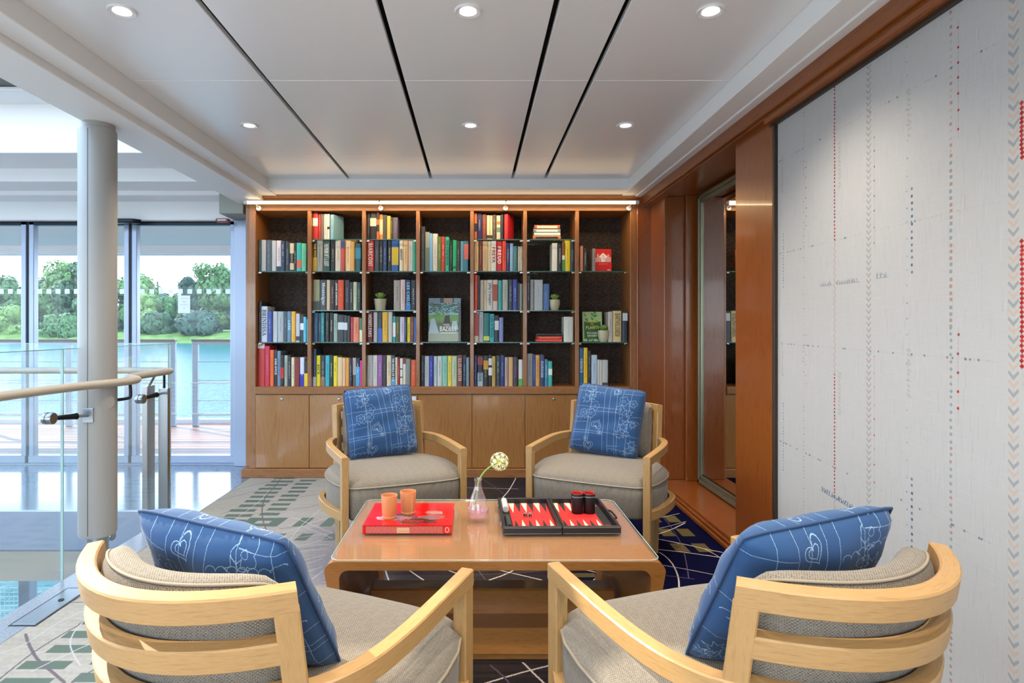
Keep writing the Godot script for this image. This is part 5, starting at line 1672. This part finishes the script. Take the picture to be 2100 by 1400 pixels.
func right_side() -> void:
	# polished end panel, pilaster and mirror recess
	var wd := struct("wall_panelling")
	part("end_panel", B.new().span(V(1.30, 0.07, 4.89), V(1.58, 2.25, 5.27), 0.003).done(), M.mahogany, wd)
	part("end_panel_facing", B.new().span(V(1.302, 0.07, 4.885), V(1.42, 2.22, 4.895), 0.002).done(), M.mahogany, wd)
	part("pilaster", B.new().span(V(1.41, 0.07, 4.54), V(1.562, 2.178, 4.9), 0.004).done(), M.mahogany, wd)
	part("recess_return", B.new().span(V(1.562, 0.07, 4.5), V(1.68, 2.178, 4.9), 0.003).done(), M.mahogany, wd)
	part("recess_back", B.new().span(V(1.655, 0.07, 2.82), V(1.70, 2.24, 4.6), 0.002).done(), M.mahogany, wd)
	part("recess_head", B.new().span(V(1.34, 2.178, 3.0), V(1.70, 2.25, 4.92), 0.002).done(), M.mahogany, wd)
	part("curb", B.new().span(V(1.376, 0.0, 2.82), V(1.70, 0.07, 4.93), 0.004).done(), M.mahogany_z, wd)
	part("curb_moulding", B.new().span(V(1.352, 0.0, 3.2), V(1.378, 0.03, 4.93), 0.006).done(), M.mahogany_z, wd)
	part("curb_moulding", B.new().span(V(1.364, 0.03, 3.2), V(1.378, 0.05, 4.93), 0.005).done(), M.mahogany_z, wd)
	part("post_panel", B.new().span(V(1.376, 0.0, 2.835), V(1.70, 2.18, 3.22), 0.003).done(), M.mahogany, wd)
	part("post_edge", B.new().span(V(1.368, 0.0, 2.80), V(1.45, 2.18, 2.838), 0.003).done(), M.mahogany, wd)
	# cornice boards along the right wall
	part("cornice_board", B.new().span(V(1.328, 2.178, -3.2), V(1.42, 2.25, 4.92), 0.004).done(), M.mahogany_z, wd)
	part("cornice_groove", B.new().span(V(1.345, 2.166, -3.2), V(1.42, 2.18, 4.92), 0.0).done(), M.mahogany, wd)
	part("cornice_board", B.new().span(V(1.340, 2.14, -3.2), V(1.42, 2.168, 2.83), 0.004).done(), M.mahogany_z, wd)
	part("linen_bead", B.new().span(V(1.366, 2.128, -3.2), V(1.40, 2.142, 2.83), 0.002).done(), cm("2c2016"), wd)
	part("linen_bead", B.new().span(V(1.366, 0.08, 2.785), V(1.40, 2.14, 2.802), 0.002).done(), cm("2c2016"), wd)
	part("skirting", B.new().span(V(1.36, 0.0, -3.2), V(1.40, 0.08, 2.80), 0.004).done(), M.mahogany_z, wd)
	# printed linen
	var b := B.new()
	b.st.set_smooth_group(-1)
	b.quad(V(1.384, 0.05, 2.80), V(1.384, 0.05, 0.90), V(1.384, 2.17, 0.90), V(1.384, 2.17, 2.80), Vector3.LEFT, Vector2(0, 1), Vector2(1, 1), Vector2(1, 0), Vector2(0, 0))
	b.quad(V(1.384, 0.05, 0.90), V(1.384, 0.05, -1.0), V(1.384, 2.17, -1.0), V(1.384, 2.17, 0.90), Vector3.LEFT, Vector2(0, 1), Vector2(1, 1), Vector2(1, 0), Vector2(0, 0))
	b.quad(V(1.384, 0.05, -1.0), V(1.384, 0.05, -3.2), V(1.384, 2.17, -3.2), V(1.384, 2.17, -1.0), Vector3.LEFT, Vector2(0, 1), Vector2(1, 1), Vector2(1, 0), Vector2(0, 0))
	part("printed_linen", b.done(), M.linen, wd)
	# mirror
	var mi := thing("wall_mirror", "tall mirror in a grey moulded frame in the wooden wall recess", "mirror", V(1.62, 0, 3.75))
	var d0 := 3.06 - 3.75
	var d1 := 4.44 - 3.75
	part("mirror_glass", B.new().span(V(0.015, 0.15, d0), V(0.025, 2.10, d1 - 0.05)).done(), M.mirror, mi)
	for e: Array in [[0.0, 0.07, 0.028], [0.028, 0.055, 0.02], [0.048, 0.06, 0.012]]:
		var w0: float = e[0]
		var x: float = 0.035 - float(e[1]) * 0.5
		var ww: float = e[2]
		part("frame_moulding", B.new().span(V(x, 0.078 + w0, d1 - w0 - ww), V(0.03, 2.158 - w0, d1 - w0), 0.003).done(), M.mirror_frame, mi)
		part("frame_moulding", B.new().span(V(x, 0.078 + w0, d0), V(0.03, 0.078 + w0 + ww, d1 - w0), 0.003).done(), M.mirror_frame, mi)
		part("frame_moulding", B.new().span(V(x, 2.158 - w0 - ww, d0), V(0.03, 2.158 - w0, d1 - w0), 0.003).done(), M.mirror_frame, mi)

# ------------------------------------------------------------------ balustrade, column
func balustrade() -> void:
	var co := thing("round_column", "round grey steel column beside the glass balustrade", "column", V(-1.9, 0, 3.07))
	part("column_shell", B.new().lathe([[0.06, 0.16], [0.082, 0.163], [0.0865, 0.175], [0.0865, 2.185], [0.083, 2.195], [0.078, 2.198], [0.078, 2.222]], 48).done(), M.column_grey, co)
	part("spigot", B.new().lathe([[0.05, 0.0], [0.05, 0.17]], 24).done(), M.steel, co)
	part("base_collar", B.new().lathe([[0.0, 0.0], [0.085, 0.0], [0.085, 0.008], [0.06, 0.018], [0.05, 0.03]], 32).done(), M.column_grey, co)
	part("shell_joint", B.new().box(Vector3(0.0036, 1.18, 0.0862), Vector3(0.0035, 2.0, 0.002)).done(), cm("4c4c4a"), co)
	var gb := thing("glass_balustrade", "clear glass balustrade panels round the open well with beige handrail", "balustrade", V(-1.96, 0, 3.0))
	var g := func(a: Vector3, bb: Vector3) -> void:
		var p := part("glass_panel", B.new().span(a, bb).done(), M.rail_glass, gb)
		part("polished_edge", B.new().span(Vector3(minf(a.x, bb.x), maxf(a.y, bb.y) - 0.003, minf(a.z, bb.z)), Vector3(maxf(a.x, bb.x), maxf(a.y, bb.y) + 0.0005, maxf(a.z, bb.z))).done(), M.glass_edge, p)
		for e in 2:
			if absf(a.x - bb.x) < 0.05:
				var z := a.z if e == 0 else bb.z
				part("polished_edge", B.new().span(Vector3(minf(a.x, bb.x), minf(a.y, bb.y), z - 0.0012), Vector3(maxf(a.x, bb.x), maxf(a.y, bb.y), z + 0.0012)).done(), M.glass_edge, p)
			else:
				var x := a.x if e == 0 else bb.x
				part("polished_edge", B.new().span(Vector3(x - 0.0012, minf(a.y, bb.y), minf(a.z, bb.z)), Vector3(x + 0.0012, maxf(a.y, bb.y), maxf(a.z, bb.z))).done(), M.glass_edge, p)
	# local: x from -1.96, z from -3.0 (so z = 3.0 - d)
	g.call(Vector3(-0.012, -0.12, 0.099), Vector3(0.0, 1.1, 2.4))
	g.call(Vector3(-0.012, -0.12, -0.93), Vector3(0.0, 1.1, 0.095))
	g.call(Vector3(-1.3, -0.12, -0.965), Vector3(-0.03, 1.1, -0.953))
	g.call(Vector3(-2.6, -0.12, -0.965), Vector3(-1.32, 1.1, -0.953))
	g.call(Vector3(-4.9, -0.12, -0.965), Vector3(-2.62, 1.1, -0.953))
	# handrails
	var pr := PackedVector2Array()
	for i in 12:
		pr.append(Vector2(cos(TAU * i / 12) * 0.025, sin(TAU * i / 12) * 0.02))
	var near := arc_path([Vector3(0.05, 0.925, 2.6), Vector3(0.05, 0.925, 1.2), Vector3(0.06, 0.925, 0.5), Vector3(0.10, 0.925, 0.15), Vector3(0.155, 0.925, -0.05), Vector3(0.175, 0.925, -0.17), Vector3(0.16, 0.925, -0.24), Vector3(0.11, 0.925, -0.30), Vector3(0.05, 0.925, -0.36), Vector3(0.035, 0.925, -0.5), Vector3(0.03, 0.925, -0.72), Vector3(0.022, 0.925, -0.86), Vector3(-0.03, 0.925, -0.92), Vector3(-0.15, 0.925, -0.925), Vector3(-1.5, 0.925, -0.925), Vector3(-4.9, 0.925, -0.925)], 6)
	part("handrail", B.new().sweep(flat_frames(near), pr, false).done(), M.handrail, gb)
	# corner posts
	part("corner_post", B.new().box(Vector3(-0.075, 0.42, -0.80), Vector3(0.035, 0.84, 0.09), 0.003).done(), M.steel, gb)
	part("corner_post", B.new().box(Vector3(0.0, 0.41, -0.845), Vector3(0.062, 0.82, 0.03), 0.003).done(), M.steel, gb)
	part("rail_support", B.new().tube([Vector3(0.0, 0.82, -0.845), Vector3(0.0, 0.91, -0.845)], 0.008, 8).done(), M.dark_steel, gb)
	part("rail_support", B.new().tube([Vector3(-0.075, 0.83, -0.80), Vector3(-0.06, 0.91, -0.86)], 0.007, 8).done(), M.dark_steel, gb)
	part("rail_support", B.new().tube(arc_path([Vector3(0.172, 0.908, -0.16), Vector3(0.178, 0.86, -0.155), Vector3(0.172, 0.838, -0.148), Vector3(0.125, 0.832, -0.1)], 5), 0.008, 8).done(), M.dark_steel, gb)
	part("column_boss", B.new().lathe([[0.0, 0.0], [0.035, 0.0], [0.035, 0.008], [0.0, 0.01]], 20, Vector3(0.128, 0.832, -0.032), Basis(Vector3.BACK, -PI / 2).rotated(Vector3.UP, -0.6)).done(), M.column_grey, gb)
	# glass clamps
	for e: Array in [[Vector3(0.0, 0.783, 0.195), Vector3(0.068, 0.772, 0.02)], [Vector3(0.0, 0.783, -0.574), Vector3(0.0, 0.79, -0.83)]]:
		var a: Vector3 = e[0]
		var bq: Vector3 = e[1]
		part("clamp_disc", B.new().lathe([[0.0, -0.022], [0.026, -0.022], [0.028, -0.016], [0.028, -0.006], [0.024, -0.004], [0.024, 0.004], [0.028, 0.006], [0.028, 0.018], [0.024, 0.024], [0.0, 0.024]], 20, a, Basis(Vector3.BACK, PI / 2)).done(), M.steel, gb)
		part("clamp_arm", B.new().tube([a, a.lerp(bq, 0.3), a.lerp(bq, 0.62), a.lerp(bq, 0.7)], 0.009, 10, false, 0.017).done(), M.dark_steel, gb)
		part("clamp_rod", B.new().tube([a.lerp(bq, 0.68), bq], 0.007, 8).done(), M.steel, gb)
	part("clamp_plate", B.new().box(Vector3(0.068, 0.772, 0.0185), Vector3(0.05, 0.07, 0.006), 0.001, Basis(Vector3.UP, 0.08)).done(), M.steel, gb)
	part("glass_fixing", B.new().lathe([[0.0, 0.0], [0.024, 0.0], [0.024, 0.012], [0.02, 0.018], [0.0, 0.018]], 20, Vector3(0.0, 0.08, -0.28), Basis(Vector3.BACK, -PI / 2)).done(), M.steel, gb)

# ------------------------------------------------------------------ outside
func outside() -> void:
	var dk := struct("floor_outer_deck")
	var planks := [wood(Color(0.5, 0.34, 0.29), Color(0.42, 0.28, 0.23), Vector3(0.8, 8, 8), 0.5, 0.0, 41), wood(Color(0.54, 0.39, 0.33), Color(0.46, 0.31, 0.26), Vector3(0.8, 8, 8), 0.5, 0.0, 42)]
	part("deck_base", B.new().span(V(-12, -0.3, 5.45), V(3, -0.05, 7.75)).done(), M.groove_black, dk)
	for i in 17:
		var d := 5.47 + i * 0.134
		part("plank", B.new().span(V(-12, -0.05, d), V(3, -0.02, d + 0.128), 0.003).done(), planks[i % 2], dk)
	part("deck_edge", B.new().span(V(-12, -0.35, 7.75), V(3, 0.04, 7.85), 0.01).done(), M.white_enamel, dk)
	part("side_deck", B.new().span(V(-13, -0.3, -3.3), V(-7.15, -0.05, 5.45)).done(), cm("d0c8bc", 0.7), dk)
	part("rear_deck", B.new().span(V(-13, -0.3, -14), V(6, -0.05, -3.35)).done(), cm("d0c8bc", 0.7), dk)
	var ro := struct("ceiling_outer")
	part("overhang", B.new().span(V(-12, 2.3, 5.45), V(3, 2.5, 8.3), 0.02).done(), M.white_paint, ro)
	part("overhang_edge", B.new().span(V(-12, 2.19, 8.2), V(3, 2.5, 8.4), 0.02).done(), M.white_paint, ro)
	part("overhang_rib", B.new().span(V(-12, 2.27, 5.5), V(-2.6, 2.31, 6.0), 0.01).done(), M.aluminium, ro)
	# deck rail in two runs with a gate gap
	for run: Array in [[-11.5, -3.7, "outer deck railing left of the gap with wooden cap and rope net"], [-3.5, 2.5, "outer deck railing right of the gap with wooden cap and rope net"]]:
		var x0: float = run[0]
		var x1: float = run[1]
		var t := thing("deck_railing", run[2], "railing", V((x0 + x1) * 0.5, 0, 7.55))
		var hw := (x1 - x0) * 0.5
		part("cap_rail", B.new().box(Vector3(0, 1.045, 0), Vector3(hw * 2, 0.03, 0.09), 0.006).done(), cm("6c4c44"), t)
		part("under_rail", B.new().box(Vector3(0, 1.01, 0), Vector3(hw * 2, 0.035, 0.04), 0.004).done(), M.rail_paint, t)
		var n := int(hw * 2 / 1.3)
		for i in n + 1:
			part("post", B.new().box(Vector3(lerpf(-hw + 0.04, hw - 0.04, float(i) / n), 0.49, 0), Vector3(0.07, 1.02, 0.05), 0.006).done(), M.rail_paint, t)
		for y: float in [0.78, 0.55, 0.30, 0.12]:
			part("wire", B.new().tube([Vector3(-hw, y, 0), Vector3(hw, y, 0)], 0.006, 6).done(), M.rail_paint, t)
		for y: float in [0.52, 0.14]:
			part("rope", B.new().tube([Vector3(-hw, y, 0.03), Vector3(hw, y, 0.03)], 0.009, 6).done(), cm("c8c8c4", 0.9), t)
		var nt := B.new()
		var k := int(hw * 2 / 0.05)
		for i in k:
			var x := lerpf(-hw, hw, float(i) / k)
			nt.box(Vector3(x, 0.33, 0.03), Vector3(0.0025, 0.38, 0.0025))
		for i in 7:
			nt.box(Vector3(0, 0.16 + i * 0.055, 0.03), Vector3(hw * 2, 0.0025, 0.0025))
		var net := part("rope_net", nt.done(), cm("c4ccd0", 0.9), t)
		net.set_meta("kind", "stuff")
	# lower deck rail
	var lr := thing("deck_railing", "lower deck railing with net seen through the balustrade glass", "railing", V(-5, -2.75, 7.5))
	part("cap_rail", B.new().box(Vector3(0, 1.04, 0), Vector3(8, 0.05, 0.08), 0.006).done(), M.rail_paint, lr)
	part("deck_slab", B.new().box(Vector3(0, -0.1, 1.0), Vector3(8, 0.2, 2.3)).done(), M.white_paint, lr)
	for i in 7:
		part("post", B.new().box(Vector3(-3.9 + i * 1.3, 0.5, 0), Vector3(0.07, 1.0, 0.05), 0.006).done(), M.rail_paint, lr)
	var ln := B.new()
	for i in 140:
		ln.box(Vector3(-3.9 + i * 0.056, 0.4, 0.03), Vector3(0.004, 0.75, 0.004))
	for i in 14:
		ln.box(Vector3(0, 0.05 + i * 0.055, 0.03), Vector3(7.8, 0.004, 0.004))
	var net2 := part("rope_net", ln.done(), cm("9cb0b0", 0.9), lr)
	net2.set_meta("kind", "stuff")
	# river
	var wm := mat(Color(0.1, 0.29, 0.31), 0.2, 0.0, 0.09)
	wm.normal_enabled = true
	wm.normal_texture = noise_tex(0.02, 512, [], 51, 4, true)
	wm.normal_scale = 0.35
	wm.uv1_triplanar = true
	wm.uv1_world_triplanar = true
	wm.uv1_scale = Vector3(0.06, 0.06, 0.3)
	var wv := B.new()
	wv.st.set_smooth_group(-1)
	wv.quad(V(-700, -3.6, -300), V(500, -3.6, -300), V(500, -3.6, 230), V(-700, -3.6, 230), Vector3.UP)
	var ri := MeshInstance3D.new()
	ri.name = "river"
	ri.mesh = wv.done()
	ri.material_override = wm
	add_child(ri)
	ri.set_meta("label", "turquoise river water beyond the ship's railing")
	ri.set_meta("category", "river")
	ri.set_meta("kind", "stuff")
	# far bank
	var gm := mat(Color.WHITE, 1.0)
	gm.albedo_texture = noise_tex(0.03, 256, [Color(0.22, 0.32, 0.1), Color(0.36, 0.45, 0.17), Color(0.44, 0.52, 0.22)], 61, 4)
	gm.uv1_triplanar = true
	gm.uv1_scale = Vector3(0.03, 0.03, 0.03)
	var bk := B.new()
	bk.st.set_smooth_group(1)
	var n := FastNoiseLite.new()
	n.seed = 4
	n.frequency = 0.03
	for i in 60:
		for k in 5:
			var f := func(a: int, c: int) -> Vector3:
				var x := -420.0 + a * 9.0
				var e: float = [0.0, 1.8, 3.4, 4.3, 4.6][mini(c, 4)] if c < 5 else 5.0
				return V(x, -3.8 + e + n.get_noise_2d(x, c * 9.0) * 0.5, 190.0 + [0, 3, 10, 30, 80, 220][c] + n.get_noise_1d(x) * 4.0)
			bk.quad(f.call(i, k), f.call(i + 1, k), f.call(i + 1, k + 1), f.call(i, k + 1), Vector3.UP)
	var bo := MeshInstance3D.new()
	bo.name = "river_bank"
	bo.mesh = bk.done()
	bo.material_override = gm
	add_child(bo)
	bo.set_meta("label", "sunlit grassy river bank below the trees")
	bo.set_meta("category", "river bank")
	trees()

func trees() -> void:
	var r := RandomNumberGenerator.new()
	r.seed = 14
	var greens := [hexc("36502f"), hexc("456434"), hexc("567438"), hexc("30493a"), hexc("6a8440")]
	# x, depth, height, half width, tone
	var list := [[-168, 205, 21, 8, 0, "dark round tree at the left end of the far bank"], [-154, 200, 19, 8, 1, "mid green tree, second from the left on the far bank"],
		[-146, 196, 9, 6, 4, "low pale bush in front of the left bank trees"], [-140, 208, 25, 9, 2, "tall broad tree left of the column on the far bank"],
		[-130, 204, 24, 8, 0, "tall dark tree just left of the grey column"], [-122, 200, 18, 7, 1, "mid sized tree seen behind the grey column"],
		[-113, 204, 21, 7, 2, "light green tree just right of the grey column"], [-108, 198, 17, 5, 4, "yellow green tree in the middle of the right pane"],
		[-102, 202, 13, 5, 1, "lower green tree left of the tall willow"], [-95, 206, 20, 6, 3, "dark tree beside the tall willow"],
		[-86, 202, 26, 8, 1, "tall feathery willow at the right of the window view"], [-78, 204, 24, 7, 3, "dark tall tree at the right edge of the window"],
		[-99, 194, 7, 5, 0, "dark low bush by the water in the right pane"], [-86, 194, 7, 6, 3, "dark low bush at the water's edge below the willow"], [-128, 193, 5, 6, 1, "low green bush on the bank beside the column"],
		[-190, 235, 20, 10, 3, "dim tree in the row behind, far left"], [-170, 238, 22, 11, 0, "dim tree in the row behind, second from left"], [-152, 236, 23, 11, 3, "dim tree in the row behind, third from left"], [-134, 240, 22, 10, 0, "dim tree in the row behind, behind the column"], [-118, 236, 15, 9, 3, "dim low tree in the row behind, right of the column"], [-104, 238, 20, 9, 0, "dim tree in the row behind, behind the willow"], [-90, 236, 22, 9, 3, "dim tree in the row behind, far right"],
		[-62, 204, 22, 8, 0, "dark tree hidden behind the bookcase end, first past the window"], [-44, 206, 20, 9, 1, "mid green tree hidden behind the bookcase, second past the window"], [-25, 203, 23, 9, 2, "light green tree hidden behind the bookcase, third past the window"], [-5, 207, 21, 9, 3, "dark green tree hidden behind the bookcase, fourth past the window"]]
	for e: Array in list:
		var col: Color = greens[e[4]]
		var t := thing("bank_tree" if e[2] > 10 else "bank_bush", e[5], "tree" if e[2] > 10 else "bush", V(float(e[0]) * 1.05, 0.2 if e[2] > 10 else -1.2, float(e[1]) * 1.05 if e[2] > 10 else float(e[1]) + 6.0), 0.0, "trees on the far river bank")
		var h: float = float(e[2]) * 0.98
		var w: float = e[3]
		part("trunk", B.new().tube([Vector3(0, -1, 0), Vector3(0.2, h * 0.3, 0), Vector3(0, h * 0.75, 0)], 0.55, 6, false, 0.15).done(), cm("4c4034", 0.9), t)
		var b := B.new()
		b.st.set_smooth_group(-1)
		var blobs := []
		for i in 24:
			var y := lerpf(0.05, 0.9, r.randf())
			var ww := w * sqrt(maxf(0.05, 1.0 - pow((y - 0.45) / 0.56, 2.0)))
			blobs.append([Vector3((r.randf() * 2 - 1) * ww * 0.75, y * h, (r.randf() * 2 - 1) * ww * 0.6), w * (0.32 + 0.26 * r.randf())])
		for bl: Array in blobs:
			for i in 230:
				var n := Vector3(r.randfn(), r.randfn() * 0.85, r.randfn()).normalized()
				var p: Vector3 = bl[0] + n * float(bl[1]) * (0.55 + 0.5 * r.randf())
				var u := n.cross(Vector3(r.randf() - 0.5, 1, r.randf() - 0.5)).normalized()
				var v := n.cross(u)
				var s := 0.45 + 0.5 * r.randf()
				var nn := (n + Vector3(r.randf() - 0.5, r.randf(), r.randf() - 0.5) * 0.8).normalized()
				b.tri(p + u * s, p - u * s * 0.6 + v * s, p - u * s * 0.5 - v * s, nn)
		var m := mat(Color.WHITE, 0.9)
		m.albedo_texture = noise_tex(0.08, 128, [col.darkened(0.25), col, col.lightened(0.18)], 70 + int(h), 3)
		m.uv1_triplanar = true
		m.uv1_scale = Vector3(0.08, 0.08, 0.08)
		m.backlight_enabled = true
		m.backlight = col * 0.8
		var cr := part("crown", b.done(), m, t)
		cr.set_meta("kind", "stuff")

# ------------------------------------------------------------------ everything
func _ready() -> void:
	rng.seed = 1
	# camera: level, lens shifted so that the vanishing point sits at (974, 672) of 2100 x 1400; focal length 1250 px
	var cam := Camera3D.new()
	cam.name = "camera"
	cam.projection = Camera3D.PROJECTION_FRUSTUM
	cam.near = 0.05
	cam.far = 2000.0
	cam.size = 2.0 * 0.05 * 700.0 / 1250.0
	cam.frustum_offset = Vector2(76.0, -28.0) / 1250.0 * 0.05
	cam.position = Vector3(0, 1.2, 0)
	add_child(cam)
	# sky and sun
	var sky := ProceduralSkyMaterial.new()
	sky.sky_top_color = Color(0.6, 0.74, 0.89)
	sky.sky_horizon_color = Color(0.87, 0.92, 0.96)
	sky.sky_curve = 0.25
	sky.sky_energy_multiplier = 2.6
	sky.ground_bottom_color = Color(0.3, 0.42, 0.42)
	sky.ground_horizon_color = Color(0.6, 0.7, 0.72)
	var env := Environment.new()
	env.background_mode = Environment.BG_SKY
	env.sky = Sky.new()
	env.sky.sky_material = sky
	env.tonemap_mode = Environment.TONE_MAPPER_LINEAR
	env.tonemap_exposure = 1.08
	env.sdfgi_enabled = true
	env.ssao_enabled = true
	env.ssil_enabled = true
	var we := WorldEnvironment.new()
	we.name = "world"
	we.environment = env
	add_child(we)
	var sun := DirectionalLight3D.new()
	sun.name = "sun"
	sun.light_color = Color(1.0, 0.95, 0.86)
	sun.light_energy = 3.2
	sun.light_angular_distance = 0.6
	sun.shadow_enabled = true
	sun.rotation_degrees = Vector3(-30, -125, 0)
	add_child(sun)
	make_materials()
	room()
	bookcase()
	shelf_light()
	for e: Array in [[-1.27, 2.193, "downlight at the front left of the ceiling near the beam"], [-0.025, 2.193, "downlight at the front middle of the ceiling"], [0.848, 2.193, "downlight at the front right of the ceiling near the linen wall"], [-1.27, 3.432, "small downlight at the rear left of the ceiling"], [-0.025, 3.432, "small downlight at the rear middle of the ceiling"], [0.848, 3.432, "small downlight at the rear right of the ceiling"]]:
		downlight(e[0], e[1], e[2])
	for d: float in [0.953, -0.287, -1.527]:   # the rest of the ceiling's lamps
		for x: float in [-1.27, -0.025, 0.848]:
			downlight(x, d, "downlight in the ceiling above or behind the viewer")
	build_chair_meshes()
	pillow_mesh = make_pillow_mesh(0.385, 0.13)
	seam_mesh = pillow_seam(0.385)
	var rl := chair(V(-0.547, 0, 3.47), deg_to_rad(22), "oak lounge chair at the back left of the table, facing the camera")
	var rr := chair(V(0.80, 0, 3.48), deg_to_rad(-27), "oak lounge chair at the back right of the table beside the wooden wall")
	var fl := chair(V(-0.526, 0, 1.105), deg_to_rad(180 - 24), "oak lounge chair in the left foreground seen from behind")
	var fr := chair(V(0.678, 0, 1.11), deg_to_rad(180 + 20), "oak lounge chair in the right foreground seen from behind")
	pillow(rl, Vector3(-0.02, 0.69, 0.135), -16, 3, 0, "blue embroidered pillow upright on the back left chair")
	pillow(rr, Vector3(-0.01, 0.69, 0.135), -16, -5, 0, "blue embroidered pillow upright on the back right chair")
	pillow(fl, Vector3(0.02, 0.665, 0.155), -31, 3, 0, "blue embroidered pillow on the left foreground chair, seen from behind")
	pillow(fr, Vector3(-0.02, 0.67, 0.155), -31, -4, 0, "blue embroidered pillow on the right foreground chair, seen from behind")
	coffee_table()
	table_things()
	books()
	succulent(Vector3(-0.774, ROW_Y.B + 0.0003, -4.99), 0.0525, 0.094, false, "succulent in a tapered cream pot in the third bookcase bay")
	succulent(Vector3(0.65, ROW_Y.B + 0.0003, -4.99), 0.0455, 0.088, true, "succulent in a rounded pale pot in the sixth bookcase bay")
	succulent(Vector3(1.047, ROW_Y.C + 0.0003, -4.965), 0.046, 0.094, true, "succulent in a white pot before the green book in the last bay")
	balustrade()
	outside()
